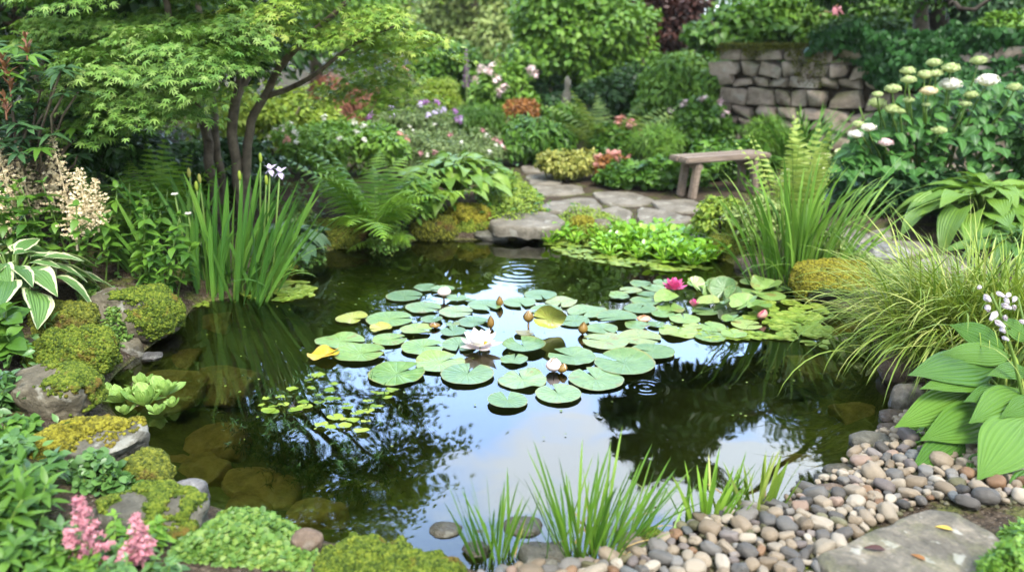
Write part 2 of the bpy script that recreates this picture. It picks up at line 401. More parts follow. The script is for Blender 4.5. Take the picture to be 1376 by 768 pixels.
def stonemat(name, dark, mid, light, lichen=.35, scale=5.0, moss=.0, wetline=.035, rough=.8):
    n = NT(name); pos = n.coord('Object'); big = n.noise(scale, 7, .62, vec=pos, dist=.6); fine = n.noise(scale * 9, 5, .7, vec=pos)
    col = n.ramp(n.math('ADD', n.math('MULTIPLY', big, .7), n.math('MULTIPLY', fine, .32)), [(.33, dark), (.5, mid), (.68, light)])
    lv = n.noise(scale * 2.3, 4, .5, vec=pos); col = n.mix(n.math('MULTIPLY', n.rng(lv, .58, .66), lichen), col, (.42, .42, .36))
    vo = n.voro(scale * 14, vec=pos); col = n.mix(n.math('MULTIPLY', n.rng(vo, .12, .05), .35), col, dark)
    if moss:
        nz = n.sep(n.geo('Normal'))[2]; mm = n.math('MULTIPLY', n.rng(n.noise(scale * 1.4, 5, .6, vec=pos), .47, .6), n.rng(nz, -.1, .6))
        col = n.mix(n.math('MULTIPLY', mm, moss), col, n.ramp(fine, [(.3, (.035, .05, .008)), (.7, (.13, .14, .02))]))
    z = n.sep(n.geo('Position'))[2]; wet = n.rng(n.math('ADD', z, n.math('MULTIPLY', n.math('SUBTRACT', big, .5), .03)), wetline + .02, wetline - .015)
    col = n.mix(n.math('MULTIPLY', wet, .62), col, n.mix(1.0, col, (.3, .29, .25), 'MULTIPLY'))
    r = n.math('SUBTRACT', rough, n.math('MULTIPLY', wet, .5))
    crack = n.voro(scale * .8, 'DISTANCE_TO_EDGE', vec=pos)
    h = n.math('ADD', n.math('MULTIPLY', big, 1.0), n.math('MULTIPLY', fine, .35))
    return n.done(n.pbr(col, r, .35, n.bump(h, .7, .03)))
def mossmat(name, dark, mid, light, brown=None, bs=5):
    n = NT(name); pos = n.coord('Object'); isl = n.geo('Random Per Island')
    f = n.math('ADD', n.math('MULTIPLY', n.noise(30, 6, .75, vec=pos), .7), n.math('MULTIPLY', isl, .3))
    col = n.ramp(f, [(.3, dark), (.5, mid), (.75, light)])
    if brown: col = n.mix(n.rng(n.noise(bs, 4, .6, vec=pos), .57, .70), col, n.mix(f, brown, (brown[0] * 2, brown[1] * 1.8, brown[2] * 1.5)))
    return n.done(n.pbr(col, .85, .2, n.bump(n.noise(120, 4, .7, vec=pos), .8, .01)))

G = {}
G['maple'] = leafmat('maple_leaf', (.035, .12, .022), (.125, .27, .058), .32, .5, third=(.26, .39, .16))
G['maple_lit_side'] = leafmat('maple_leaf_yellow', (.07, .18, .03), (.19, .35, .06), .4, .5, third=(.38, .45, .16))  # yellower copy of the maple leaf, sunlight put into its colour
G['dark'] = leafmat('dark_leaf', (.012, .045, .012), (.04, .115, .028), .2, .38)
G['dark2'] = leafmat('dark_leaf_blue', (.012, .05, .02), (.05, .13, .06), .2, .4)
G['mid'] = leafmat('mid_leaf', (.026, .095, .018), (.10, .24, .035), .3, .42)
G['bright'] = leafmat('bright_leaf', (.055, .17, .025), (.165, .34, .055), .35, .45)
G['lime'] = leafmat('lime_leaf', (.095, .21, .025), (.26, .39, .065), .35, .5)
G['yellow'] = leafmat('yellow_green_leaf', (.16, .23, .05), (.36, .40, .13), .35, .5)
G['pale'] = leafmat('pale_leaf', (.12, .22, .07), (.30, .42, .19), .3, .5)
G['grey'] = leafmat('grey_green_leaf', (.06, .13, .05), (.19, .29, .14), .3, .55)
G['blue'] = leafmat('blue_hosta_leaf', (.03, .085, .055), (.085, .18, .12), .2, .45, veins=26)
G['copper'] = leafmat('copper_leaf', (.025, .012, .014), (.085, .04, .04), .2, .45)
G['rust'] = leafmat('rust_leaf', (.13, .06, .02), (.33, .17, .06), .3, .5)
G['red'] = leafmat('red_lace_leaf', (.13, .055, .045), (.30, .145, .11), .3, .55)
G['fern'] = leafmat('fern_leaf', (.06, .18, .02), (.19, .38, .05), .38, .5)
G['fern_big'] = leafmat('big_fern_leaf', (.08, .24, .03), (.24, .46, .07), .4, .5)
G['fern_pale'] = leafmat('pale_fern_leaf', (.14, .27, .06), (.34, .47, .15), .38, .5)
G['fern_dull'] = leafmat('dull_fern_leaf', (.06, .14, .03), (.21, .33, .09), .35, .5)
G['iris'] = leafmat('iris_blade', (.025, .11, .022), (.085, .24, .045), .25, .40, .35, veins=9, third=(.2, .38, .07))
G['grass'] = leafmat('grass_blade', (.05, .16, .02), (.17, .36, .05), .32, .4, third=(.24, .38, .09))
G['sedge'] = leafmat('sedge_blade', (.06, .15, .02), (.20, .32, .06), .3, .45, third=(.46, .52, .26))
G['hosta'] = leafmat('hosta_leaf', (.035, .12, .017), (.10, .235, .042), .25, .42, .35, veins=30)
G['straw'] = leafmat('straw_blade', (.20, .15, .06), (.42, .34, .18), .2, .6)
G['iris_light'] = leafmat('light_iris_blade', (.05, .16, .025), (.15, .33, .06), .28, .4, .35, veins=9, third=(.25, .4, .1))
G['margin'] = leafmat('marginal_blade', (.03, .11, .015), (.11, .26, .035), .28, .42, third=(.2, .34, .07))
G['hosta_y'] = leafmat('hosta_leaf_light', (.075, .20, .03), (.19, .36, .07), .32, .38, .5, veins=30)
G['hosta_var'] = leafmat('hosta_leaf_cream_edge', (.04, .13, .04), (.11, .25, .08), .25, .38, .5, margin=(.56, .60, .33), mw=.72, veins=26)
G['hosta_pale'] = leafmat('hosta_leaf_pale', (.16, .30, .05), (.3, .42, .1), .3, .4, .5, margin=(.62, .66, .36), mw=.6, veins=26)
G['hydr'] = leafmat('hydrangea_leaf', (.018, .08, .018), (.06, .19, .04), .25, .45, .3, rib=(.12, .25, .09))
G['jenny'] = leafmat('creeping_leaf', (.035, .11, .025), (.11, .235, .055), .25, .45, third=(.22, .32, .08))
G['cress'] = leafmat('floating_leaf', (.07, .23, .015), (.2, .47, .04), .35, .28, .6, third=(.38, .58, .14))
G['lettuce'] = leafmat('water_lettuce_leaf', (.16, .34, .09), (.32, .54, .19), .35, .5, .4, veins=16)
G['duck'] = leafmat('duckweed_leaf', (.085, .19, .025), (.19, .31, .05), .2, .45, third=(.30, .40, .12))
G['ivy'] = leafmat('ivy_leaf', (.010, .045, .012), (.03, .12, .03), .12, .5, .25)
G['bank'] = leafmat('bank_leaf', (.03, .10, .03), (.10, .24, .07), .25, .4, .5)
G['stem'] = leafmat('green_stem', (.06, .13, .03), (.13, .24, .06), .0, .5)
G['redtip'] = leafmat('red_new_leaf', (.12, .06, .04), (.25, .14, .10), .3, .45)
G['cream'] = leafmat('cream_floret', (.60, .49, .30), (.84, .73, .50), .25, .7, .2)
G['pink'] = leafmat('pink_floret', (.42, .15, .19), (.66, .34, .38), .3, .7, .2)
G['white'] = leafmat('white_floret', (.62, .60, .52), (.82, .80, .74), .3, .6, .2)
G['limeflower'] = leafmat('lime_floret', (.30, .38, .12), (.52, .58, .30), .3, .6, .2)
G['lilac'] = leafmat('lilac_floret', (.45, .36, .58), (.72, .66, .84), .3, .6, .2)
G['blush'] = leafmat('blush_floret', (.62, .42, .44), (.82, .68, .68), .3, .6, .2)
G['magenta'] = leafmat('magenta_petal', (.52, .05, .20), (.76, .16, .38), .3, .5, .3)
G['purple'] = leafmat('purple_floret', (.28, .11, .33), (.45, .24, .5), .3, .6, .2)
G['peach'] = leafmat('peach_floret', (.6, .35, .2), (.75, .5, .35), .3, .6, .2)
G['salmon'] = leafmat('salmon_floret', (.50, .20, .17), (.68, .38, .32), .3, .6, .2)
G['yflower'] = leafmat('yellow_floret', (.6, .42, .03), (.75, .6, .08), .3, .6, .2)
G['petal'] = leafmat('white_lily_petal', (.84, .80, .80), (.88, .86, .86), .2, .4, .3)
G['petalpink'] = leafmat('blush_lily_petal', (.76, .58, .57), (.84, .74, .73), .3, .4, .4)
G['bud'] = leafmat('lily_bud_petal', (.62, .48, .34), (.74, .62, .46), .2, .45, .4)
G['sepal'] = leafmat('lily_sepal', (.12, .085, .02), (.22, .15, .04), .1, .4, .4)
G['bark'] = plain('maple_bark', (.06, .047, .033), (.19, .15, .105), 14, .85, .2, .6)
G['bark_dark'] = plain('dark_bark', (.018, .014, .010), (.06, .048, .036), 14, .9, .2, .6)
G['wood'] = None
G['soil'] = plain('dark_soil', (.018, .013, .008), (.06, .045, .03), 20, .95, .1, .8)
G['st_grey'] = stonemat('grey_stone', (.03, .028, .020), (.085, .080, .060), (.19, .18, .145))
G['st_tan'] = stonemat('tan_stone', (.036, .030, .019), (.10, .086, .055), (.21, .185, .13))
G['st_brown'] = stonemat('brown_stone', (.05, .035, .022), (.13, .09, .06), (.25, .19, .14), .15)
G['st_pale'] = stonemat('pale_stone', (.045, .044, .042), (.15, .145, .14), (.33, .32, .31), .5, 9)
G['st_slab'] = stonemat('slab_stone', (.06, .052, .038), (.145, .128, .098), (.25, .225, .18), .3, 4)
G['st_front'] = stonemat('front_slab_stone', (.04, .036, .026), (.12, .104, .077), (.29, .245, .18), .5, 6.0, moss=.25)
G['st_mossy'] = stonemat('mossy_stone', (.06, .05, .04), (.16, .14, .11), (.3, .27, .22), .2, 5, moss=.8)
G['st_wet'] = stonemat('drowned_stone', (.14, .10, .03), (.36, .26, .09), (.55, .42, .18), .1, 5, wetline=-5)
G['wall'] = stonemat('wall_stone', (.08, .06, .042), (.25, .195, .145), (.42, .35, .28), .3, 2.2, moss=.55)
G['moss'] = mossmat('green_moss', (.016, .034, .005), (.08, .12, .010), (.20, .235, .026), (.08, .06, .012), 9)
G['mossb'] = mossmat('brown_green_moss', (.025, .03, .006), (.10, .11, .012), (.22, .22, .025), (.07, .035, .012))
G['mossy'] = mossmat('golden_moss', (.045, .045, .006), (.17, .155, .014), (.31, .29, .03), (.085, .05, .012), 7)
G['mossdk'] = mossmat('dark_moss', (.03, .045, .008), (.10, .12, .014), (.22, .23, .03), (.06, .032, .014), 6)
def wood():
    n = NT('weathered_wood'); pos = n.coord('Object'); m = n.new('ShaderNodeMapping'); m.inputs['Scale'].default_value = (2, 40, 40); n.put(m.inputs[0], pos)
    f = n.noise(2.2, 6, .65, vec=m.outputs[0], dist=.5)
    return n.done(n.pbr(n.ramp(f, [(.3, (.10, .075, .055)), (.55, (.22, .17, .13)), (.8, (.33, .27, .22))]), .75, .25, n.bump(f, .5, .006)))
G['wood'] = wood()
def groundmat():
    n = NT('garden_soil'); P = n.geo('Position'); z = n.sep(P)[2]; a = n.noise(5, 7, .65, vec=P); b = n.noise(45, 5, .7, vec=P); v = n.voro(60, vec=P)
    soil = n.ramp(b, [(.3, (.022, .016, .010)), (.55, (.065, .048, .032)), (.75, (.16, .125, .09))])
    soil = n.mix(n.rng(v, .25, .1), soil, (.17, .14, .105))
    soil = n.mix(n.math('MULTIPLY', n.rng(a, .5, .62), .75), soil, n.ramp(b, [(.3, (.035, .05, .01)), (.7, (.13, .15, .03))]))
    silt = n.ramp(n.math('ADD', n.math('MULTIPLY', a, .6), n.math('MULTIPLY', b, .4)), [(.35, (.07, .085, .022)), (.6, (.175, .19, .05))])
    col = n.mix(n.rng(z, .02, -.02), soil, silt)
    col = n.mix(n.rng(z, -.12, -.42), col, (.07, .078, .024))  # bed darkens with depth: light lost in the water, put into the colour
    return n.done(n.pbr(col, .95, .15, n.bump(n.math('MULTIPLY', n.math('ADD', b, v), n.rng(z, -.03, .02)), .8, .02)))
G['ground'] = groundmat()
RIPPLES = [((700, 365), .085, .42, 1.0), ((868, 521), .034, .15, 1.0), ((1064, 519), .03, .07, .5), ((742, 447), .03, .06, .5)]
def watermat():
    n = NT('pond_water'); P = n.geo('Position')
    h = n.math('MULTIPLY', n.noise(3.0, 1, .5, vec=P), .0022)
    for (px, lam, rad, amp) in RIPPLES:
        c = at_z(*px); d = n.new('ShaderNodeVectorMath', operation='DISTANCE'); n.put(d.inputs[0], P); d.inputs[1].default_value = tuple(c); d = d.outputs[1]
        s = n.math('SINE', n.math('MULTIPLY', d, 2 * math.pi / lam)); env = n.math('MULTIPLY', n.rng(d, rad, rad * .25), n.math('ADD', n.noise(9.0, 2, .5, vec=P), -.05))
        h = n.math('ADD', h, n.math('MULTIPLY', n.math('MULTIPLY', s, env), amp * lam * .012))
    nr = n.bump(h, 1.0, 1.0)
    fr = n.new('ShaderNodeFresnel'); fr.inputs[0].default_value = 2.05; n.put(fr.inputs[1], nr)
    gl = n.new('ShaderNodeBsdfGlossy'); gl.inputs['Roughness'].default_value = .0; n.put(gl.inputs['Normal'], nr)
    tr = n.new('ShaderNodeBsdfTransparent'); tr.inputs[0].default_value = (.76, .82, .48, 1)
    mx = n.new('ShaderNodeMixShader'); n.t.links.new(fr.outputs[0], mx.inputs[0]); n.t.links.new(tr.outputs[0], mx.inputs[1]); n.t.links.new(gl.outputs[0], mx.inputs[2])
    return n.done(mx.outputs[0])
G['water'] = watermat()
def padmat(name, a, b, c, speck=(.16, .15, .05)):
    n = NT(name); uv = n.new('ShaderNodeUVMap').outputs[0]; s = n.sep(uv); pos = n.geo('Position')
    x = n.math('SUBTRACT', s[0], .5); y = n.math('SUBTRACT', s[1], .5); r = n.math('MULTIPLY', n.math('SQRT', n.math('ADD', n.math('MULTIPLY', x, x), n.math('MULTIPLY', y, y))), 2.0)
    an = n.math('ARCTAN2', y, x); nz = n.noise(22, 4, .6, vec=pos)
    ve = n.math('POWER', n.math('ABSOLUTE', n.math('SINE', n.math('ADD', n.math('MULTIPLY', an, 9.0), n.math('MULTIPLY', nz, 1.4)))), .35)
    oi = n.new('ShaderNodeObjectInfo').outputs['Random']
    col = n.ramp(n.math('ADD', n.math('MULTIPLY', nz, .7), n.math('MULTIPLY', oi, .35)), [(.28, a), (.52, b), (.8, c)])
    col = n.mix(n.math('MULTIPLY', n.rng(n.math('ADD', oi, n.math('MULTIPLY', nz, .5)), .95, 1.3), .4), col, (.26, .24, .05))
    col = n.mix(n.math('MULTIPLY', n.rng(ve, .45, .1), .28), col, (c[0] * 1.15, c[1] * 1.1, c[2] * 1.2))
    sp = n.rng(n.noise(70, 4, .7, vec=pos), .55, .64); col = n.mix(n.math('MULTIPLY', sp, .6), col, speck); wh = n.rng(n.noise(130, 3, .7, vec=pos), .6, .7); col = n.mix(n.math('MULTIPLY', wh, .35), col, (.42, .48, .36))
    col = n.mix(n.math('MULTIPLY', n.rng(n.math('ADD', r, n.math('MULTIPLY', nz, .10)), .98, 1.05), .7), col, (.20, .18, .05))
    bl = n.math('MULTIPLY', n.rng(n.noise(9, 3, .6, vec=pos), .60, .66), n.rng(oi, .35, .6)); col = n.mix(n.math('MULTIPLY', bl, .65), col, (.17, .12, .035))
    return n.done(n.pbr(col, n.math('ADD', .30, n.math('MULTIPLY', nz, .22)), .6, n.bump(n.math('ADD', ve, n.math('MULTIPLY', nz, .8)), .28, .006)))
G['pad'] = padmat('lily_pad_green', (.06, .135, .038), (.115, .20, .065), (.19, .275, .11), (.06, .085, .022))
G['padg'] = padmat('lily_pad_bright', (.07, .16, .03), (.14, .24, .05), (.21, .32, .09), (.08, .10, .025))
G['pady'] = padmat('lily_pad_yellowing', (.17, .22, .03), (.27, .30, .05), (.36, .36, .08), (.25, .15, .03))
G['padgold'] = padmat('lily_pad_golden', (.40, .24, .015), (.55, .36, .02), (.5, .42, .06), (.16, .22, .03))
G['padb'] = padmat('lily_pad_brown', (.10, .10, .05), (.18, .17, .09), (.25, .24, .13), (.1, .06, .03))
def pebmat(name, a, b, c):
    n = NT(name); pos = n.coord('Object'); oi = n.new('ShaderNodeObjectInfo').outputs['Random']
    a, b, c = ((k_[0] * .56, k_[1] * .53, k_[2] * .47) for k_ in (a, b, c))
    f = n.math('ADD', n.math('MULTIPLY', n.noise(22, 6, .62, vec=pos, dist=.4), .6), n.math('MULTIPLY', oi, .4))
    col = n.ramp(f, [(.25, a), (.5, b), (.78, c)]); col = n.mix(n.math('MULTIPLY', n.rng(n.noise(160, 3, .7, vec=pos), .58, .7), .4), col, (a[0] * .6, a[1] * .6, a[2] * .6))
    col = n.mix(n.math('MULTIPLY', n.rng(n.noise(38, 3, vec=pos), .62, .7), .35), col, (.34, .31, .26))
    wet = n.rng(n.sep(n.geo('Position'))[2], .028, .008); col = n.mix(n.math('MULTIPLY', wet, .6), col, n.mix(1.0, col, (.35, .33, .28), 'MULTIPLY'))
    return n.done(n.pbr(col, n.math('SUBTRACT', .62, n.math('MULTIPLY', wet, .42)), .35, n.bump(n.noise(90, 4, .6, vec=pos), .25, .004)))
PEB = {'tan': ((.20, .155, .105), (.33, .27, .20), (.46, .40, .32)), 'cream': ((.30, .26, .20), (.45, .40, .33), (.56, .52, .46)), 'grey': ((.10, .10, .10), (.20, .195, .19), (.31, .305, .30)),
       'slate blue': ((.07, .08, .088), (.14, .155, .165), (.22, .235, .25)), 'dark grey': ((.045, .043, .04), (.10, .095, .09), (.17, .16, .155)), 'rusty brown': ((.14, .075, .035), (.26, .15, .08), (.36, .24, .15)),
       'pinkish': ((.25, .17, .135), (.38, .28, .23), (.48, .38, .33)), 'olive': ((.085, .085, .04), (.16, .155, .08), (.25, .24, .15)), 'mauve grey': ((.13, .11, .11), (.24, .21, .205), (.34, .31, .30))}
PM = {k: pebmat(k.replace(' ', '_') + '_pebble', *v) for k, v in PEB.items()}

# ------------------------------------------------------------------ stones and moss
def icosphere(level):
    bm = bmesh.new(); bmesh.ops.create_icosphere(bm, subdivisions=level, radius=1)
    bm.verts.ensure_lookup_table(); V = np.array([v.co[:] for v in bm.verts]); F = np.array([[v.index for v in f.verts] for f in bm.faces]); bm.free(); return V, F
ICO = {k: icosphere(k) for k in (1, 2, 3, 4, 5)}
def stone_points(seed, size, level=4, facets=7, cut=.62, rough=.09, square=.35):
    rng = np.random.default_rng(seed); U, F = ICO[level]; p = U.copy()
    if square: p = np.sign(p) * np.abs(p) ** (1 - square); p /= np.maximum(np.abs(p).max(1, keepdims=True) ** square, 1e-6)
    p = p * (.86 / np.abs(p).max())
    for _ in range(facets):
        nn = unit(rng.normal(size=3) * np.array([1, 1, .8])); dd = rng.uniform(cut, .9)
        p = p - nn * np.maximum(0, p @ nn - dd)[:, None] * .9
    p = p + U * (fbm(p * 1.7 + seed * 3.1, seed, 4) * rough)[:, None] + U * (fbm(p * 6 + seed, seed + 9, 3) * rough * .3)[:, None]
    ext = (p.max(0) - p.min(0)) / 2; p = (p - (p.max(0) + p.min(0)) / 2) / ext
    return p * np.asarray(size), F
def vert_normals(V, F):
    n = np.zeros_like(V); fn = np.cross(V[F[:, 1]] - V[F[:, 0]], V[F[:, 2]] - V[F[:, 0]])
    for k in range(3): np.add.at(n, F[:, k], fn)
    return unit(n)
def moss_on(root, V, F, mask, thick, mat, seed, tufts=2500, tuft=.012):
    """a moss cushion grown on the stone's surface where mask > 0"""
    rng = np.random.default_rng(seed); N = vert_normals(V, F); m = np.clip(mask, -1, 1)
    lump = fbm(V * 22, seed, 3) * .6 + fbm(V * 60, seed + 5, 2) * .4
    off = np.where(m > 0, thick * np.sqrt(np.clip(m * 3, 0, 1)) * (1 + 1.5 * lump), -.02) + .002
    W = V + N * off[:, None]; fm = (m[F] > -.03).any(1); Fk = F[fm]
    if len(Fk) == 0: return
    used = np.unique(Fk); remap = np.full(len(V), -1); remap[used] = np.arange(len(used))
    g = Geo(); g.add(W[used], remap[Fk])
    good = F[(m[F] > .02).all(1)]
    if len(good):
        ar = np.linalg.norm(np.cross(W[good[:, 1]] - W[good[:, 0]], W[good[:, 2]] - W[good[:, 0]]), axis=1)
        edge = F[(m[F] > -.13).all(1)]; f = good[rng.choice(len(good), tufts, p=ar / ar.sum())]; ne = tufts // 9; f[:ne] = edge[rng.integers(0, len(edge), ne)]; b = rng.dirichlet((1, 1, 1), tufts)
        P = (np.where((m[f] > 0)[..., None], W[f], V[f]) * b[..., None]).sum(1); Nn = unit(N[f].mean(1) + rng.normal(size=(tufts, 3)) * .5 + np.array([0, 0, .25]))
        g.inst(T_MOSS[0], frames(Nn, rand_dirs(rng, tufts), tuft * rng.uniform(.5, 1.3, tufts)), P - Nn * tuft * .15)
        q = rng.random(tufts) < .6; cs = tuft * rng.uniform(.3, .85, q.sum()); g.inst((ICO[1][0] * [1, 1, .9], [ICO[1][1]], ICO[1][0][:, :2] * 0), frames(rand_dirs(rng, q.sum()), Nn[q], cs), P[q] + Nn[q] * (cs * .2)[:, None])
    g.V = [v + np.array(root.location) for v in g.V]
    return g.obj('moss', mat, root)
def put_rock(name, label, box, mat, seed, moss=None, dep=.8, z0=None, hscale=1.0, lift=0.0, group=None, cat='stone', facets=7, rough=.09, rot=None, minh=.3, square=.35, cut=.62, level=None):
    """box: x0, x1, y0, y1 of the stone in the photograph; z0: height of what it stands on"""
    x0, x1, y0, y1 = box; cx = (x0 + x1) / 2
    p = ground(cx, y1) if z0 is None else at_z(cx, y1, z0)
    d = depth(p); w = (x1 - x0) * d / FPX; dp = w * dep; phi = math.atan2(CAM_H - p[2], p[1])
    h = max(((y1 - y0) * d / FPX - dp * .75 * math.sin(phi)) / math.cos(phi), minh * w) * hscale
    c = np.array([p[0] * (1 + dp / 2 / p[1]), p[1] + dp / 2, p[2]])
    hz = h * .62; size = (w / 2, dp / 2, hz)
    V, F = stone_points(seed, size, level or (5 if moss else 4), facets, cut, rough, square)
    if rot is not None:
        ca, sa = math.cos(rot), math.sin(rot); V = V @ np.array([[ca, -sa, 0], [sa, ca, 0], [0, 0, 1]]).T
    cen = c + np.array([0, 0, h - hz + lift]); g = Geo(); g.add(V + cen, F)
    o = g.obj(name, G[mat] if isinstance(mat, str) else mat, origin=cen); tag(o, label, cat, group)
    if moss:
        N = vert_normals(V, F); k = dict(up=.1, bias=.0, side=(0, 0, 0), noise=.5, thick=.018, mat='moss', tufts=2600, tuft=.011); k.update(moss); k['tufts'] = int(k['tufts'] * 1.7)
        mask = (N[:, 2] - k['up']) * .6 + (V / np.array(size)) @ np.array(k['side'], float) + fbm(V * 5 / max(w, .15) * .6 + seed, seed + 2, 3) * k['noise'] + k['bias']
        moss_on(o, V, F, mask, k['thick'], G[k['mat']], seed, k['tufts'], k['tuft'])
    return o
def slab(name, label, px, z_top, thick, mat, seed, group=None, cat='flagstone', rough=.006, tilt=(0, 0), jitter=.02):
    rng = np.random.default_rng(seed); P = np.array([at_z(*q, z_top)[:2] for q in px])
    if z_top is not None and cat == 'flagstone':
        P = P.mean(0) + (P - P.mean(0)) * 1.05; c = P.mean(0); e = .15; z_top = gz(*c) + .022; tilt = ((gz(c[0] + e, c[1]) - gz(c[0] - e, c[1])) / (2 * e), (gz(c[0], c[1] + e) - gz(c[0], c[1] - e)) / (2 * e))
    P = chaikin(P, 1, .13)
    if ((P[:, 0] * np.roll(P[:, 1], -1) - np.roll(P[:, 0], -1) * P[:, 1]).sum()) < 0: P = P[::-1]
    seg = np.roll(P, -1, 0) - P; L = np.hypot(*seg.T); s = np.concatenate([[0], np.cumsum(L)]); n = 72; t = np.linspace(0, s[-1], n, endpoint=False)
    Q = np.concatenate([P, P[:1]]); E = np.stack([np.interp(t, s, Q[:, 0]), np.interp(t, s, Q[:, 1])], -1); C = E.mean(0)
    E3 = np.concatenate([E, np.zeros((n, 1))], 1); size = s[-1] / 6
    E = E + unit(E - C) * (fbm(E3 * 9, seed, 4) * size * jitter * 2)[:, None]
    rings = [(1.0, -thick), (1.01, -thick * .45), (1.0, -thick * .14), (.985, -.004), (.955, 0), (.8, 0), (.55, 0), (.28, 0)]
    V = []
    for sc, dz in rings:
        q = C + (E - C) * sc; q3 = np.concatenate([q, np.full((n, 1), dz)], 1)
        zz = dz + fbm(q3 * 7, seed + 3, 4) * rough * (1 if dz > -.005 else 1.6); off = fbm(q3 * np.array([12, 12, 30]), seed + 6, 3) * size * .018 * (dz < -.001)
        q = q + unit(q - C) * off[:, None]; V.append(np.stack([q[:, 0], q[:, 1], z_top + zz + (q - C) @ np.array(tilt)], -1))
    V = np.concatenate(V + [np.array([[C[0], C[1], z_top + 0.0]])]); i = np.arange(len(rings) - 1)[:, None] * n; j = np.arange(n)[None]; k = (j + 1) % n
    F = np.stack([i + j, i + k, i + n + k, i + n + j], -1).reshape(-1, 4); b = (len(rings) - 1) * n; top = np.array([[b + q, b + (q + 1) % n, len(V) - 1] for q in range(n)])
    g = Geo(); g.add(V, [F, top]); o = g.obj(name, G[mat], origin=(C[0], C[1], z_top)); return tag(o, label, cat, group)

# ------------------------------------------------------------------ plants
def blob_leaves(g, rng, T, c, r, n, size, out=.6, up=.5, droop=.4, shell=.55, jit=.35, svar=.3, flat=1.0):
    """n leaves through an ellipsoid clump at c, radii r"""
    r = np.broadcast_to(np.asarray(r, float), (3,)); U = rand_dirs(rng, n); rad = shell + (1 - shell) * rng.random(n) ** .6
    lump = 1 + .22 * fbm(U * 2.2 + c, int(abs(c[0]) * 100) % 97, 3)
    P = c + U * r * (rad * lump)[:, None]
    N = unit(unit(U / r) * out + np.array([0, 0, up]) + rng.normal(size=(n, 3)) * jit)
    D = unit(np.cross(N, rand_dirs(rng, n)) + U * .7 - np.array([0, 0, droop]))
    N = unit(N - D * (N * D).sum(1, keepdims=True))
    g.insts(T, frames(D, N, size * rng.uniform(1 - svar, 1 + svar, n)), P, rng)
    return P
def shrub_geo(g, rng, c, w, d, h, T, n, size, clumps=14, csize=.42, **k):
    """a shrub of leaf clumps: c is the middle of its foot"""
    c = np.asarray(c, float); per = max(int(n / (clumps + 3)), 1)
    blob_leaves(g, rng, T, c + [0, 0, h * .48], (w * .36, d * .36, h * .42), per * 3, size, shell=.35, **k)
    U = rand_dirs(rng, clumps * 4); U = U[U[:, 2] > -.45][:clumps]
    for u in U:
        cc = c + np.array([0, 0, h * .5]) + u * np.array([w * .36, d * .36, h * .38]) * rng.uniform(.75, 1.1); s = csize * rng.uniform(.65, 1.15)
        blob_leaves(g, rng, T, cc, (w * s * .45, d * s * .45, h * s * .38), per, size, **k)
def shrub(name, label, px, Y, ytop, wpx, T, mat, n, size, seed, cat='shrub', flowers=None, group=None, clumps=14, dfac=.8, dz=0, stem=True, ybot=None, csize=.42, **k):
    b = base(px, Y, dz); dep = depth(b); w = wpx * dep / FPX; top = at_y(px, ytop, Y)[2]; h = max(top - b[2], .08)
    if ybot is not None: zb = at_y(px, ybot, Y)[2]; off = zb - b[2]
    else: off = 0
    rng = np.random.default_rng(seed); o = thing(name, label, cat, b, group); g = Geo()
    shrub_geo(g, rng, b + [0, 0, off], w, w * dfac, h - off, T, n, size, clumps, csize, **k); g.obj('foliage', G[mat], o)
    if stem:
        s = Geo()
        for q in range(6):
            e = b + np.array([rng.uniform(-.3, .3) * w, rng.uniform(-.25, .25) * w, (h) * .7]); m = (b + e) / 2 + rng.normal(size=3) * .03
            s.tube([b + rng.normal(size=3) * .03 - [0, 0, .05], m, e], np.array([1, .7, .35]) * max(.012, w * .012), 5)
        s.obj('stem', G['bark'], o)
    if flowers:
        for (fm, nf, fs, spread) in flowers:
            fg = Geo(); U = rand_dirs(rng, nf * 3); U = U[(U[:, 2] > .1) & (U[:, 1] < .5)][:nf]
            for u in U:
                c = b + np.array([0, 0, off + (h - off) * .5]) + u * np.array([w * .5, w * dfac * .5, (h - off) * .52]) * spread
                blob_leaves(fg, rng, [star(5)], c, fs * .6, 9, fs * .5, up=.8, shell=.2)
            fg.obj('blossom', G[fm], o)
    return o
def hosta(name, label, b, n, L, T, mat, seed, W=1.0, rise=.5, cat='hosta', group=None, dirs=None, pet='stem', spread=1.0, up=.0, dome=None):
    """arching leaves on petioles from one crown, the outer ones lower"""
    rng = np.random.default_rng(seed); o = thing(name, label, cat, b, group); g, s = Geo(), Geo(); b = np.asarray(b, float)
    t = (np.arange(n) + .5) / n; az = np.arange(n) * 2.399963 + rng.uniform(0, 6); el = np.radians(80 - 68 * t ** .8) + rng.normal(size=n) * .1
    for k in range(n):
        if dirs is not None and not (dirs[0] <= math.degrees(az[k]) % 360 <= dirs[1]): continue
        h = np.array([math.cos(az[k]), math.sin(az[k]), 0]); pl = L * (.55 + .75 * t[k] ** .7) * rise * 2 * rng.uniform(.85, 1.15) * spread if dome is None else dome * (.7 + .35 * t[k]) * rng.uniform(.85, 1.1)
        e = b + h * pl * math.cos(el[k]) + np.array([0, 0, pl * math.sin(el[k]) + up + .02]); m = (b + e) / 2 + np.array([0, 0, .12 * pl])
        s.tube([b, m, e], [.008, .007, .005], 5, False)
        pit = rng.uniform(.15, .5) - .5 * t[k]; D = h * math.cos(pit) + np.array([0, 0, math.sin(pit)]); D = unit(D + rng.normal(size=3) * .14)
        N = unit(np.array([0, 0, 1.0]) + rng.normal(size=3) * .22 - h * .2); size = L * rng.uniform(.72, 1.12) * (.75 + .35 * t[k])
        g.inst(T[rng.integers(len(T))], frames(D[None], N[None], np.array([[size * W, size, size]])), e[None])
    g.obj('foliage', G[mat], o); s.obj('stem', G[pet], o); return o
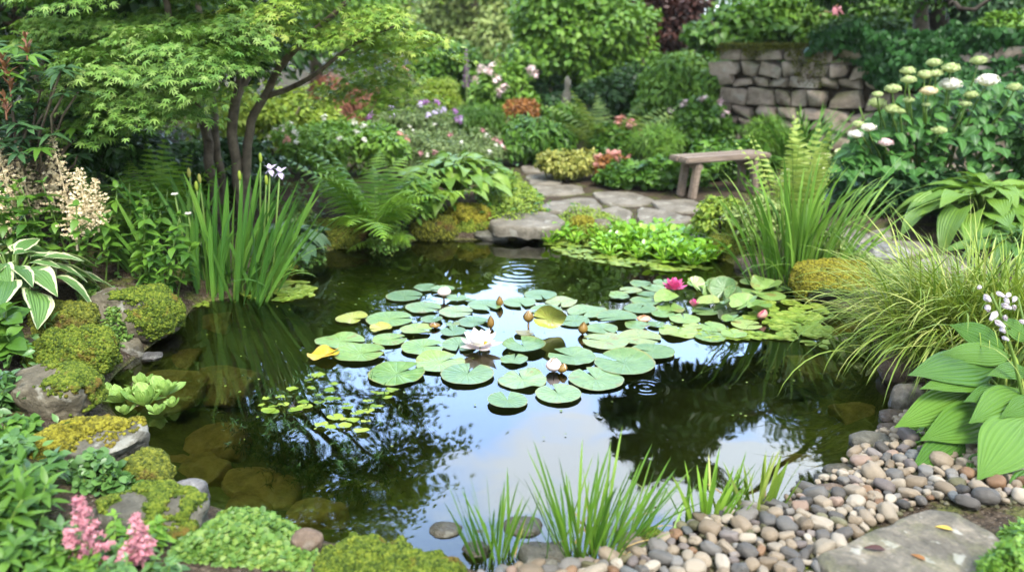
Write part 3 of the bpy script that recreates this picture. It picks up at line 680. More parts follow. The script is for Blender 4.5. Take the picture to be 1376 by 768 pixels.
def fern(name, label, b, n, L, seed, mat='fern', wid=.26, lean=(.25, .9), bend=(.5, 1.1), K=26, cat='fern', group=None, az=None, T=None):
    rng = np.random.default_rng(seed); o = thing(name, label, cat, b, group); g, s = Geo(), Geo(); b = np.asarray(b, float); T = T or T_CMB
    a = np.arange(n) * 2.39996 + rng.uniform(0, 6) if az is None else np.radians(rng.uniform(az[0], az[1], n))
    B = b + rng.normal(size=(n, 3)) * np.array([.03, .03, 0]); le = rng.uniform(*lean, n); be = rng.uniform(*bend, n); Ln = L * rng.uniform(.7, 1.1, n)
    C = ribbon(s, B, a, le, be, Ln, np.full(n, .008), seg=30, tip=.5)
    sd = a + math.pi / 2; S = np.stack([np.cos(sd), np.sin(sd), 0 * sd], -1); tw = rng.normal(size=n) * .25
    ts = np.linspace(.14, .985, K)
    for k in range(n):
        P = np.stack([np.interp(ts, np.linspace(0, 1, 31), C[k, :, q]) for q in range(3)], -1); Tn = unit(np.gradient(C[k], axis=0)); Tt = np.stack([np.interp(ts, np.linspace(0, 1, 31), Tn[:, q]) for q in range(3)], -1)
        Sk = unit(S[k] + tw[k] * np.cross(Tt, S[k])); Nn = unit(np.cross(Sk, Tt)); Nn = np.where(Nn[:, 2:] < 0, -Nn, Nn)
        prof = np.clip(np.sin(np.pi * (.10 + .9 * ts) ** .8), .04, 1) ** .9 * wid * Ln[k]
        for sg in (-1, 1):
            D = unit(Sk * sg + Tt * .35 + rng.normal(size=(K, 3)) * .06 - np.array([0, 0, .12])); sz = np.stack([np.maximum(prof, .012) * .9, prof, prof], -1); sz[:, 0] = Ln[k] / K * 3.0
            g.insts(T, frames(D, Nn, sz), P, rng)
    g.obj('foliage', G[mat], o); s.obj('stem', G['stem'], o); return o
def clump(name, label, b, n, L, W, seed, mat='grass', spread=.06, lean=(.02, .35), bend=(.1, .8), fold=.25, cols=2, cat='grass', group=None, az=None, seg=8, tip=.85, power=1.6, Lvar=.35, outward=True, sx=1.0, extra=None):
    rng = np.random.default_rng(seed); o = thing(name, label, cat, b, group); g = Geo(); b = np.asarray(b, float)
    q = rng.normal(size=(n, 2)) * spread * np.array([sx, 1]); B = b + np.concatenate([q, np.full((n, 1), -.02)], 1)
    a = np.arctan2(q[:, 1], q[:, 0]) + rng.normal(size=n) * .7 if outward else rng.uniform(0, 6.283, n)
    if az is not None: a = np.radians(rng.uniform(az[0], az[1], n))
    rr = np.clip(np.hypot(q[:, 0] / sx, q[:, 1]) / (spread * 2), 0, 1)
    le = lean[0] + (lean[1] - lean[0]) * np.clip(rr + rng.random(n) * .4, 0, 1); be = bend[0] + (bend[1] - bend[0]) * rng.random(n) ** 1.5
    ribbon(g, B, a, le, be, L * rng.uniform(1 - Lvar, 1.1, n), W * rng.uniform(.6, 1.15, n), seg, fold, power, cols, tip, side=rng.normal(size=n) * .6)
    g.obj('foliage', G[mat], o)
    if extra:
        d = Geo(); k = max(n // 7, 3); i = rng.integers(0, n, k); ribbon(d, B[i] + rng.normal(size=(k, 3)) * [.008, .008, 0], a[i] + rng.normal(size=k), np.clip(le[i] + rng.uniform(.2, .7, k), 0, 1.3), rng.uniform(.3, 1.4, k), L * rng.uniform(.3, .75, k), W * rng.uniform(.4, .8, k), seg, fold, 1.5, cols, tip); d.obj('dead_blade', G['straw'], o)
    return o
def leafy(name, label, b, n_st, h, w, T, mat, lsize, seed, whorl=5, nodes=6, cat='plant', group=None, lean=.25, top=True, plumes=None, dpt=None, up=.25, stems=True):
    """upright stems that carry whorls of leaves"""
    rng = np.random.default_rng(seed); o = thing(name, label, cat, b, group); g, s = Geo(), Geo(); b = np.asarray(b, float); dpt = dpt or w
    tips = []
    for k in range(n_st):
        q = np.array([rng.uniform(-.5, .5) * w, rng.uniform(-.5, .5) * dpt, 0]); hh = h * rng.uniform(.6, 1.08) * (1 - .35 * (2 * np.linalg.norm(q / np.array([w, dpt, 1])) ) ** 2 * .5)
        f = b + q; f[2] = gz(f[0], f[1]) if abs(f[0] - b[0]) < 3 else b[2]; f[2] = max(f[2], -.02); e = f + np.array([q[0] * lean + rng.normal() * .03, q[1] * lean + rng.normal() * .03, hh]); m = (f + e) / 2 + rng.normal(size=3) * .015
        t = np.linspace(0, 1, 7)[:, None]; C = (1 - t) ** 2 * f + 2 * t * (1 - t) * m + t * t * e; s.tube(C, np.linspace(.006, .003, 7), 5); tips.append(e)
        for j in range(nodes):
            tt = .22 + .78 * (j + .5) / nodes if not top else .2 + .8 * (j + 1) / nodes; P = (1 - tt) ** 2 * f + 2 * tt * (1 - tt) * m + tt * tt * e
            m_ = whorl; a = np.arange(m_) * 6.283 / m_ + j * 1.1 + rng.uniform(0, .5); pit = rng.normal(size=m_) * .25 + up + (.5 if j == nodes - 1 else 0) - .25
            D = np.stack([np.cos(a) * np.cos(pit), np.sin(a) * np.cos(pit), np.sin(pit)], -1); N = unit(np.array([0, 0, 1.0]) + rng.normal(size=(m_, 3)) * .25)
            sz = lsize * rng.uniform(.65, 1.15, m_) * (1.0 if j < nodes - 1 else .7); g.insts(T, frames(D, N, sz), np.repeat(P[None], m_, 0), rng)
    g.obj('foliage', G[mat], o)
    if stems: s.obj('stem', G['stem'], o)
    return o, tips
def plume(parent, p0, h, w, mat, seed, lean=(0, 0), name='plume'):
    """feathery flower spike of many florets"""
    rng = np.random.default_rng(seed); g = Geo(); p0 = np.asarray(p0, float); ax = unit(np.array([lean[0], lean[1], 1.0])); g.tube([p0 - ax * .05, p0 + ax * h * .6, p0 + ax * h], [.006, .004, .0015], 5)
    for k in range(52):
        t = k / 52; c = p0 + ax * h * t; a = k * 2.4 + rng.normal() * .3; bl = w * .55 * (1 - t) ** .75 * rng.uniform(.6, 1.15) + .008; d = unit(np.array([math.cos(a), math.sin(a), .62 + rng.normal() * .15])); m = max(int(bl / .0056), 4)
        s = rng.random(m) ** .8; P = c + d * (bl * s)[:, None] - np.array([0, 0, 1]) * (bl * .25 * s ** 2)[:, None] + rng.normal(size=(m, 3)) * (.0065 * (1.2 - s))[:, None]
        g.inst(star(4, .45), frames(rand_dirs(rng, m), unit(rng.normal(size=(m, 3)) + [0, -.3, .8]), rng.uniform(.0055, .0115, m)), P)
    return g.obj(name, G[mat], parent)
def flower_head(parent, c, r, mat, seed, flat=.55, n=130, name='flower_head', fs=.16, face=(0, -.35, 1)):
    rng = np.random.default_rng(seed); g = Geo(); U = rand_dirs(rng, n * 2); U = U[U[:, 2] > -.25][:n]; P = np.asarray(c) + U * np.array([r, r, r * flat]) * rng.uniform(.82, 1.04, (len(U), 1))
    N = unit(U + rng.normal(size=U.shape) * .25); g.inst(star(4, .5), frames(np.cross(N, rand_dirs(rng, len(U))), N, r * fs * rng.uniform(.7, 1.2, len(U))), P)
    g.add(ICO[2][0] * np.array([r * .8, r * .8, r * flat * .75]) + np.asarray(c), ICO[2][1]); return g.obj(name, G[mat], parent)
# ------------------------------------------------------------------ the setting: ground, water
def axis(parts): return np.unique(np.concatenate([np.linspace(*p) for p in parts]))
gx = axis([(-220, -40, 10), (-40, -8, 17), (-8, -3.2, 50), (-3.2, 3.2, 160), (3.2, 9, 60), (9, 40, 17), (40, 220, 10)])
gy = axis([(-60, -4, 9), (-4, 1.4, 20), (1.4, 6.6, 150), (6.6, 14, 80), (14, 40, 18), (40, 320, 14)])
XX, YY = np.meshgrid(gx, gy); ZZ = height(XX.ravel(), YY.ravel()).reshape(XX.shape)
i = np.arange(len(gy) - 1)[:, None] * len(gx); j = np.arange(len(gx) - 1)[None]
gF = np.stack([i + j, i + j + 1, i + len(gx) + j + 1, i + len(gx) + j], -1).reshape(-1, 4)
g = Geo(); g.add(np.stack([XX.ravel(), YY.ravel(), ZZ.ravel()], -1), gF); structure(g.obj('ground', G['ground'], origin=(0, 0, 0)))
PC = POND.mean(0); wp = PC + (POND - PC) * (1 + .22 / np.linalg.norm(POND - PC, axis=1, keepdims=True))
g = Geo(); nn = len(wp)
if ((wp[:, 0] * np.roll(wp[:, 1], -1) - np.roll(wp[:, 0], -1) * wp[:, 1]).sum()) < 0: wp = wp[::-1]
g.add(np.concatenate([np.concatenate([wp, np.zeros((nn, 1))], 1), [[PC[0], PC[1], 0]]]), np.array([[q, (q + 1) % nn, nn] for q in range(nn)])); structure(g.obj('water', G['water'], origin=(0, 0, 0)))

PATH_POLY = np.array([at_z(*q, .14)[:2] for q in [(676,216),(730,216),(770,240),(830,248),(1000,262),(1130,288),(1200,300),(1376,326),(1376,385),(1210,362),(1120,335),(960,308),(850,306),(752,282),(700,250)]])
PEB_POLY = np.array([at_z(*q, .03)[:2] for q in [(640,790),(690,760),(800,752),(870,742),(885,722),(945,702),(1005,690),(1062,668),(1095,648),(1130,622),(1150,596),(1185,575),(1215,550),(1260,545),(1376,590),(1385,690),(1300,700),(1250,684),(1195,705),(1130,745),(1100,790)]])

# ------------------------------------------------------------------ the dry stone wall
def build_wall():
    o = thing('stone_wall', 'dry stone retaining wall of rough rubble blocks behind the bench and hydrangea', 'wall', (WALL_A[0], WALL_A[1], gz(*WALL_A)))
    rng = np.random.default_rng(5); g = Geo(); L = np.linalg.norm(WALL_B - WALL_A); z = -.05; top = 1.12
    while z < top:
        h = rng.uniform(.11, .21); x = -.1 + rng.uniform(-.12, .05)
        while x < L:
            w = rng.uniform(.16, .40); hh = h * rng.uniform(.8, 1.12); V, F = stone_points(int(rng.integers(1e6)), (w / 2 * 1.01, .17, hh / 2 * 1.03), 3, 5, .80, .08, .78)
            P = WALL_A + WD * (x + w / 2); tilt = rng.normal() * .09; ca, sa = math.cos(tilt), math.sin(tilt)
            V = V @ np.array([[ca, 0, sa], [0, 1, 0], [-sa, 0, ca]]).T
            W = np.stack([P[0] + V[:, 0] * WD[0] + V[:, 1] * WN[0], P[1] + V[:, 0] * WD[1] + V[:, 1] * WN[1], .2 + z + hh / 2 + V[:, 2]], -1)
            W[:, :2] -= WN * rng.uniform(-.02, .05); g.add(W, F); x += w
        z += h
    tz = .2 + z
    g.obj('masonry', G['wall'], o)
    c = Geo(); q = []
    for s, dz in ((-.06, .08), (.35, .08)):
        for x in (0.05, L): q += [[*(WALL_A + WD * x + WN * s), .1], [*(WALL_A + WD * x + WN * s), 1.26]]
    c.add(np.array(q), np.array([[0, 2, 3, 1], [4, 5, 7, 6], [1, 3, 7, 5], [0, 1, 5, 4], [2, 6, 7, 3]])); c.obj('mortar', G['soil'], o, False)
    m = Geo(); n = 5200; x = rng.uniform(-.1, 1.15, n); hang = rng.random(n) ** 2 * .34 * np.clip(fbm(np.stack([x * 3, x * 0, x * 0], -1), 4, 2) + .6, .1, 1.3)
    P = np.stack([WALL_A[0] + WD[0] * x - WN[0] * .19, WALL_A[1] + WD[1] * x - WN[1] * .19, tz + .01 - hang], -1); back = rng.random(n) < .45; P[back, :2] += WN * rng.uniform(0, .3, back.sum())[:, None]; P[back, 2] = tz + rng.random(back.sum()) * .03
    N = unit(rng.normal(size=(n, 3)) + np.array([-WN[0], -WN[1], .6])); m.inst(leaf(.6, 2, 2), frames(rand_dirs(rng, n), N, rng.uniform(.015, .035, n)), P); m.obj('moss', G['mossb'], o)
build_wall()

# ------------------------------------------------------------------ trees
def limb(s, a, b, r0, r1, rng, sag=.0, n=7, wob=.04):
    a, b = np.asarray(a, float), np.asarray(b, float); t = np.linspace(0, 1, n)[:, None]; P = a + (b - a) * t + rng.normal(size=(n, 3)) * wob * np.sin(np.pi * t) + np.array([0, 0, 1]) * sag * np.sin(np.pi * t)
    s.tube(P, np.linspace(r0, r1, n), 8); return P
def tree(name, label, px, Y, H, W, T, mat, n, size, seed, clumps=26, cat='tree', group=None, lowest=.18, dz=0, D=None, lean=(0, 0), csz=.3, **k):
    b = base(px, Y, dz); rng = np.random.default_rng(seed); o = thing(name, label, cat, b, group); g, s = Geo(), Geo(); D = D or W * .7
    top = b + np.array([lean[0], lean[1], H * .8]); tr = limb(s, b - [0, 0, .1], top, .05 * H ** .5 + .01 * W, .02, rng, 0, 9)
    U = rand_dirs(rng, clumps * 3); U = U[U[:, 2] > -.75][:clumps]; c0 = b + np.array([lean[0], lean[1], H * (lowest + (1 - lowest) * .5)])
    for u in U:
        cc = c0 + u * np.array([W * .42, D * .42, H * (1 - lowest) * .42]) * rng.uniform(.6, 1.05); q = int(np.clip((cc[2] - b[2]) / (H * .8) * 8, 2, 8)); limb(s, tr[q - 1], cc, .018, .006, rng, .03, 5)
        r = csz * min(W, H) * rng.uniform(.6, 1.1); blob_leaves(g, rng, T, cc, (r, r, r * .7), n // clumps, size, shell=.25, **k)
    g.obj('crown', G[mat], o); s.obj('trunk', G['bark'], o); return o
def build_maple():
    o = thing('maple', 'spreading green maple with several slender trunks and layered drooping leaves beside the pond', 'tree', base(305, 5.75)); rng = np.random.default_rng(11); s, g, g2 = Geo(), Geo(), Geo(); b = np.array(o.location)
    roots = [at_y(285, 205, 5.85), at_y(318, 213, 5.7), at_y(322, 213, 5.75), at_y(293, 208, 5.95)]
    for r in roots: r[2] = gz(r[0], r[1]) - .05
    paths = {}
    def path(key, r, pts, r0, r1):
        P = [r] + [at_y(*p) for p in pts]; P = np.array(P); t = np.linspace(0, 1, len(P)); tt = np.linspace(0, 1, len(P) * 5)
        Q = np.stack([np.interp(tt, t, P[:, k]) for k in range(3)], -1); ker = np.ones(5) / 5
        Q[2:-2] = np.stack([np.convolve(Q[:, k], ker, 'valid') for k in range(3)], -1); Q += fbm(Q * 6, 5, 2)[:, None] * .012; s.tube(Q, np.linspace(r0, r1, len(Q)), 9); paths[key] = Q
    path('a', roots[0], [(276,170,5.8), (254,125,5.75), (242,80,5.6), (225,20,5.4), (212,-60,5.3)], .04, .018)
    path('b', roots[1], [(311,170,5.7), (316,130,5.7), (342,85,5.8), (366,45,5.9), (378,-20,6.0), (380,-140,6)], .04, .018)
    path('c', roots[2], [(330,170,5.7), (354,132,5.7), (378,85,5.6), (418,45,5.5), (460,10,5.45), (500,-40,5.4)], .036, .013)
    path('d', roots[3], [(289,165,5.95), (280,120,6.0), (277,60,6.1), (262,-10,6.2), (250,-120,6.2)], .032, .017)
    path('e', paths['c'][11], [(395,118,5.6), (430,95,5.4), (470,62,5.3), (530,35,5.25)], .022, .007)
    path('f', paths['a'][7], [(215,60,5.2), (180,70,5.0), (140,95,4.85)], .022, .006)
    path('h', paths['a'][5], [(258,110,5.3), (250,130,5.0), (230,150,4.8)], .018, .005)
    path('k', paths['b'][9], [(330,20,5.6), (300,-40,5.3), (285,-90,5.0)], .02, .006)
    def sheet(c, rx, ry, n_sp, seed_, gg, dens=1.0, droop=.22, size=.046, away=(0, -1)):
        """one layer of the crown: sprays of leaves that lie like shingles and hang at the rim"""
        rg = np.random.default_rng(seed_); hub = c - np.array([away[0] * rx * .2, away[1] * ry * .2, 0])
        for _ in range(n_sp):
            a = rg.uniform(0, 6.283); q = rg.random() ** .5; e = hub + np.array([math.cos(a) * rx * q, math.sin(a) * ry * q, 0]); e[2] = c[2] - droop * q * q + rg.normal() * .022
            dr = unit(np.array([math.cos(a), math.sin(a) , 0])); m = int(66 * dens); u = rg.normal(size=m) * .11; v = rg.normal(size=m) * .07
            P = e + dr * u[:, None] + np.array([-dr[1], dr[0], 0]) * v[:, None]; P[:, 2] -= .3 * np.abs(u) * np.sign(u).clip(0) + .2 * np.abs(v) + rg.normal(size=m) * .012
            D = unit(dr + np.array([-dr[1], dr[0], 0]) * (v / .1)[:, None] + rg.normal(size=(m, 3)) * .35 - np.array([0, 0, .42])); N = unit(np.array([0, 0, 1.0]) + dr * .35 + rg.normal(size=(m, 3)) * .28)
            N = unit(N - D * (N * D).sum(1, keepdims=True)); gg.insts(T_MAP, frames(D, N, size * rg.uniform(.6, 1.15, m)), P, rg)
    S = [(at_y(140, 58, 4.75), .34, .3, 15), (at_y(195, 42, 4.9), .42, .3, 18), (at_y(240, 42, 4.75), .34, .28, 16), (at_y(292, 60, 4.65), .2, .18, 10), (at_y(180, 92, 4.8), .36, .28, 17), (at_y(140, 122, 4.85), .26, .24, 12),
         (at_y(200, 88, 4.85), .28, .24, 12), (at_y(110, 95, 5.0), .3, .26, 11), (at_y(318, 18, 4.95), .22, .24, 6), (at_y(270, 22, 5.2), .4, .35, 14), (at_y(120, 14, 5.3), .42, .35, 13), (at_y(165, 128, 4.9), .24, .2, 9), (at_y(60, 20, 5.5), .5, .4, 14),
         (at_y(215, 5, 5.4), .6, .5, 18), (at_y(170, -50, 5.2), .7, .5, 22), (at_y(300, -70, 5.2), .7, .6, 26), (at_y(230, -140, 5.6), .8, .7, 26), (at_y(330, -190, 5.8), .7, .6, 24), (at_y(200, -230, 5.8), .8, .6, 24), (at_y(90, -130, 5.4), .7, .6, 20),
         (at_y(300, -300, 5.8), .7, .6, 22), (at_y(220, -330, 6.0), .6, .6, 18)]
    for q, (c, rx, ry, n) in enumerate(S): sheet(c, rx, ry, n, 100 + q, g, 1.0)
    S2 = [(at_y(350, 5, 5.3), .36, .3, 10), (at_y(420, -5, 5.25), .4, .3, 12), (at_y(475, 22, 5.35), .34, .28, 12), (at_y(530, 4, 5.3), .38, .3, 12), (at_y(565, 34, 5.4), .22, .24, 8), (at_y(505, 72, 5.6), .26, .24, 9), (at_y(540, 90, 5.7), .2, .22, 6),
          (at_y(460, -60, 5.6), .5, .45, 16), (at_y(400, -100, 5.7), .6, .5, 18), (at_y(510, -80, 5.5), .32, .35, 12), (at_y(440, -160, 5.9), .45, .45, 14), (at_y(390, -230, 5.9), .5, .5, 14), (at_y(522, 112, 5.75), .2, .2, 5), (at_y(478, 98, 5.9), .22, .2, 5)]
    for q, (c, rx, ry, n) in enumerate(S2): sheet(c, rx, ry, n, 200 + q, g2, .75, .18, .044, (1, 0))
    g.obj('crown', G['maple'], o); g2.obj('crown', G['maple_lit_side'], o)['label'] = 'yellower side of the crown, sunlight put into the colour'; s.obj('trunk', G['bark'], o)
build_maple()
def refl(px, py, Y):
    h = at_z(px, py, 0); d = ray(px, py) * np.array([1, 1, -1]); return h + d * ((Y - h[1]) / d[1])
def build_garden_tree():
    b = np.array([5.4, 10.2, gz(5.4, 10.2)]); o = thing('tree', 'tall loose-crowned tree behind the wall reaching a bare branch over the ivy', 'tree', b); rng = np.random.default_rng(31); s, g = Geo(), Geo()
    t1 = limb(s, b - [0, 0, .1], [4.7, 9.7, 2.7], .13, .09, rng, 0, 8); t2 = limb(s, t1[-1], [3.0, 9.0, 4.0], .08, .03, rng, .1, 8); t3 = limb(s, t1[-1], [4.9, 9.3, 4.9], .07, .03, rng, 0, 8); t4 = limb(s, t1[5], [2.9, 8.6, 2.75], .05, .012, rng, .12, 8)
    limb(s, t1[4], at_y(1290, 12, 7.6), .035, .02, rng, .0, 8); P = limb(s, at_y(1290, 12, 7.6), at_y(1400, -8, 7.2), .02, .015, rng, 0, 6)
    spots = [(835,555,.22),(870,545,.26),(905,560,.3),(880,590,.24),(850,605,.2),(945,545,.3),(930,590,.26),(985,520,.32),(965,560,.25),(1030,505,.34),(1075,495,.34),(1120,510,.34),(1165,500,.35),(1200,520,.35),(1160,550,.28),(905,625,.2),(940,640,.2),(870,640,.14),(1130,610,.22),(1175,590,.3),(1060,540,.16),(1010,560,.13),(1100,660,.22),(1190,640,.35),(1230,580,.4),(1140,670,.3),(860,515,.16),(915,515,.24)]
    for (px, py, r) in spots:
        c = refl(px, py, rng.uniform(8.3, 9.4)); q = (t2 if c[0] < 3 and c[2] > 3 else t4 if c[0] < 3.2 else t3); limb(s, q[np.argmin(((q - c) ** 2).sum(1))], c, .016, .005, rng, .05, 6)
        blob_leaves(g, rng, T_OV, c, (r * 1.25, r, r * .85), int(1500 * (r / .3) ** 2), .085, shell=.1, up=.3)
    g.obj('crown', G['dark'], o); s.obj('trunk', G['bark_dark'], o)
build_garden_tree()
tree('tree', 'dark broadleaf tree behind the maple in the corner beside the rhododendron', 70, 7.2, 3.8, 3.4, T_OVW, 'dark', 16000, .09, 41, 34)
tree('tree', 'dark dense yew-like tree overhanging the ivy at the end of the wall', 1230, 9.4, 2.4, 3.6, T_OV, 'mid', 15000, .075, 42, 30, lowest=.3, D=1.6)
tree('tree', 'bright green broad-leaved tree in the middle of the back border', 775, 12.3, 2.25, 2.2, T_OVW, 'bright', 17000, .085, 43, 46, lowest=.12, csz=.21)
tree('tree', 'haze-tinted conifer-like tree with drooping layers far behind the purple foxglove', 640, 17, 3.2, 2.6, T_FAR, 'pale', 9000, .14, 44, 26, lowest=.05, csz=.25)  # distance haze put into the pale leaf colour
tree('tree', 'pale haze-tinted tree in the far gap between the maple and the bright tree', 585, 22, 3.9, 3.6, T_FAR, 'pale', 7000, .18, 45, 26, lowest=.02)  # pale leaves stand in for mist at this distance
tree('tree', 'tall blue-green far tree peeping over the bright tree', 700, 21, 4.0, 4.2, T_FAR, 'grey', 8000, .18, 46, 28, lowest=.02)
tree('tree', 'far mid green tree directly behind the maple trunks', 430, 14, 3.8, 3.6, T_FAR, 'bright', 9000, .13, 47, 30, lowest=.05)
tree('tree', 'shady far tree seen between the maple and the corner tree', 240, 12, 5.4, 4.4, T_FAR, 'bright', 9000, .12, 48, 30, lowest=.05)
tree('tree', 'dark far tree behind the copper shrub', 880, 19, 3.6, 4.6, T_FAR, 'dark', 8000, .16, 49, 28, lowest=.03)
tree('tree', 'light green far tree behind the shrubs on the wall terrace', 1040, 16, 3.2, 4.2, T_FAR, 'bright', 9000, .13, 50, 28, lowest=.05)
tree('tree', 'far dark tree behind the overhanging tree on the terrace', 1260, 14, 4.2, 4.4, T_FAR, 'dark', 9000, .13, 51, 28, lowest=.05)
tree('tree', 'dark hedge-like far tree in the corner behind the rhododendron', -60, 11, 5.4, 5.0, T_FAR, 'mid', 9000, .12, 52, 28, lowest=.03)
tree('tree', 'dim far tree closing the view behind the red maple', 500, 24, 3.6, 5.5, T_FAR, 'grey', 7000, .2, 53, 28, lowest=.02)
tree('tree', 'dim far tree closing the view behind the middle of the border', 800, 26, 4.2, 6, T_FAR, 'dark', 7000, .2, 54, 28, lowest=.02)

# ------------------------------------------------------------------ back border and terrace shrubs
shrub('shrub', 'tall dark laurel bush at the frame edge behind the rhododendron', -190, 6.9, -60, 420, T_OVW, 'dark', 9000, .09, 193, clumps=22, dfac=.6)
shrub('shrub', 'leafy dark bush at the frame edge behind the yellow-green hosta', 1490, 6.3, 120, 260, T_OVW, 'dark', 5000, .08, 194, clumps=18, dfac=.6)
shrub('shrub', 'tall dark evergreen bush closing the corner behind the maple and the rhododendron', 130, 9.3, -110, 560, T_OV, 'dark', 15000, .11, 192, dfac=.35, clumps=26)
shrub('shrub', 'mid green shrub full of white blossom specks behind the left-hand ferns', 455, 7.6, 158, 190, T_OV, 'bright', 5200, .055, 61, flowers=[('white', 16, .05, 1.0), ('salmon', 4, .06, 1.0)])
shrub('shrub', 'yellow-green shrub with sunlight put into its colour right behind the maple trunks', 370, 8.4, 105, 200, T_OV, 'lime', 6200, .06, 62)  # lime leaves imitate sunlight that the maple's shade keeps off
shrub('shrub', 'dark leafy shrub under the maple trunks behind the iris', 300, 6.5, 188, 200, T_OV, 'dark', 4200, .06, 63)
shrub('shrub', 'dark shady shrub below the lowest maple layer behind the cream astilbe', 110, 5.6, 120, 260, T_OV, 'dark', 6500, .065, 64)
shrub('maple_shrub', 'low mounded red lace-leaf maple behind the flowering shrub', 458, 9.6, 98, 112, T_NDL, 'red', 9000, .09, 65, cat='shrub', droop=.9, up=.7)
shrub('perennial', 'airy grey-green perennial bed with tiny pale and pink flowers behind the hosta', 585, 8.1, 168, 185, T_LAN, 'grey', 6500, .05, 66, cat='perennial', flowers=[('pink', 8, .045, 1.02), ('white', 12, .035, 1.0)], stem=False, up=.2)
shrub('perennial', 'soft grey-green perennial clump with lilac-pink flowers behind the airy bed', 560, 9.4, 138, 130, T_LAN, 'grey', 4200, .06, 67, cat='perennial', flowers=[('purple', 8, .07, 1.05), ('lilac', 8, .06, 1.0)], stem=False)
shrub('perennial', 'low pink and grey flower patch at the far end of the path', 650, 8.9, 185, 80, T_LAN, 'grey', 2600, .05, 68, cat='perennial', flowers=[('pink', 9, .05, 1.05), ('lilac', 6, .06, 1.05)], stem=False)
shrub('euphorbia', 'round yellow-green euphorbia mound in the far border', 592, 11.2, 104, 66, T_LAN, 'lime', 3200, .07, 69, cat='shrub')
shrub('shrub', 'bright green rounded shrub topped with pale pink flowers in the far border', 680, 11.0, 80, 92, T_OV, 'bright', 4200, .085, 70, flowers=[('blush', 14, .1, 1.05)])
shrub('shrub', 'tall grey-green shrub with peach flowers between the red maple and the euphorbia', 530, 11.8, 92, 70, T_LAN, 'grey', 3200, .08, 71, flowers=[('peach', 6, .09, 1.05)])
shrub('shrub', 'small rust-orange shrub in the middle of the border', 700, 10.2, 131, 58, T_FAR, 'rust', 2600, .055, 72)
shrub('shrub', 'deep green feathery shrub behind the path below the pink-topped shrub', 640, 10.3, 132, 85, T_NDL, 'mid', 4000, .09, 73)
shrub('perennial', 'fresh green ferny perennial clump spilling over the path edge', 716, 9.0, 148, 105, T_LAN, 'mid', 4200, .09, 74, cat='perennial', stem=False, droop=.7)
shrub('perennial', 'bright upright perennial behind the ferny clump', 762, 9.6, 140, 60, T_LAN, 'bright', 2600, .09, 75, cat='perennial', stem=False)
shrub('shrub', 'yellow-green cushion of low leaves at the bend of the path', 762, 8.05, 198, 86, T_OV, 'yellow', 3800, .045, 76, dfac=.7)
shrub('geranium', 'dark leafy geranium with rose-pink blooms behind the bend of the path', 828, 8.9, 166, 64, T_OVW, 'mid', 2800, .06, 77, cat='plant', flowers=[('magenta', 3, .09, 1.1), ('salmon', 4, .09, 1.1)])
shrub('shrub', 'feathery bright green rounded shrub beside the geranium', 877, 8.7, 160, 76, T_NDL, 'bright', 4600, .085, 78)
shrub('heuchera', 'low salmon-pink flowering clump between the cushion and the round-leaved plants', 822, 8.0, 206, 58, T_FAR, 'rust', 1600, .05, 79, cat='plant', flowers=[('salmon', 22, .045, 1.05)], stem=False)
for q, (px, Y, yt, w) in enumerate([(838, 7.75, 214, 70), (888, 7.65, 212, 80), (920, 7.9, 206, 70)]):
    shrub('leafy_plant', ['round-leaved low green plant next to the salmon flowers', 'round-leaved low green plant in front of the feathery shrub', 'round-leaved low green plant at the end of the bench'][q], px, Y, yt, w, T_RND, 'mid', 1500, .06, 80 + q, cat='plant', stem=False, up=1.0, dfac=.7)
shrub('leafy_plant', 'leafy green plants growing under and behind the wooden bench', 978, 8.15, 188, 120, T_OVW, 'mid', 3200, .08, 84, cat='plant', stem=False, dfac=.5)
shrub('shrub', 'leafy shrub with a few pale pink flowers against the end of the wall', 935, 9.5, 132, 88, T_OVW, 'mid', 3800, .075, 85, flowers=[('blush', 5, .08, 1.05)])
shrub('climber', 'pale green climbing shrub cascading over the end of the stone wall', 925, 10.3, 58, 150, T_OV, 'bright', 7500, .075, 86, cat='climber', droop=.8, ybot=185)
shrub('shrub', 'copper-purple shrub high behind the climbing shrub', 893, 13.2, -30, 120, T_OV, 'copper', 5200, .1, 87)
shrub('shrub', 'dark broad-leaved shrub on the terrace above the climber', 985, 11.6, 5, 150, T_OVW, 'mid', 5200, .12, 88)
shrub('shrub', 'light feathery green shrub on the terrace over the mossy wall top', 1045, 11.8, -30, 110, T_LAN, 'bright', 5200, .11, 89)
shrub('rose_bush', 'rose bush with pink and yellow blooms on the terrace', 1098, 12.2, 10, 80, T_OV, 'mid', 3000, .085, 90, cat='shrub', flowers=[('pink', 9, .13, 1.08), ('yflower', 3, .1, 1.05)])
shrub('shrub', 'yellowish green shrub along the top of the wall above the ivy', 1150, 10.6, 20, 150, T_OV, 'mid', 5600, .075, 91, dfac=.5)
shrub('shrub', 'light green climber patch hanging in the top corner above the hydrangea', 1345, 8.6, 5, 170, T_OV, 'bright', 5200, .06, 92, dfac=.4)
shrub('shrub', 'dark evergreen bush filling the border behind the big fern', 830, 10.9, 88, 130, T_OV, 'dark', 5200, .08, 93)
shrub('shrub', 'dim green bush behind the statue in the far border', 735, 12.0, 95, 100, T_OV, 'dark2', 3800, .09, 94)
shrub('shrub', 'broad green bush behind the grey-green perennials', 610, 13.5, 60, 120, T_OV, 'mid', 5000, .11, 95)
fern('fern', 'large pale arching fern in front of the evergreen bush', base(815, 9.2), 30, .98, 96, 'fern_dull', .2, (.25, .9), (.4, .9), 15)
hosta('hosta', 'small pale yellow-edged hosta behind the cushion plant', base(783, 8.75), 22, .17, T_HOSN, 'hosta_pale', 97)
clump('daylily', 'dark strap-leaved daylily clump against the wall behind the bench', base(1072, 8.5), 120, .75, .028, 98, 'iris', .14, (.05, .5), (.5, 1.6), cat='plant')
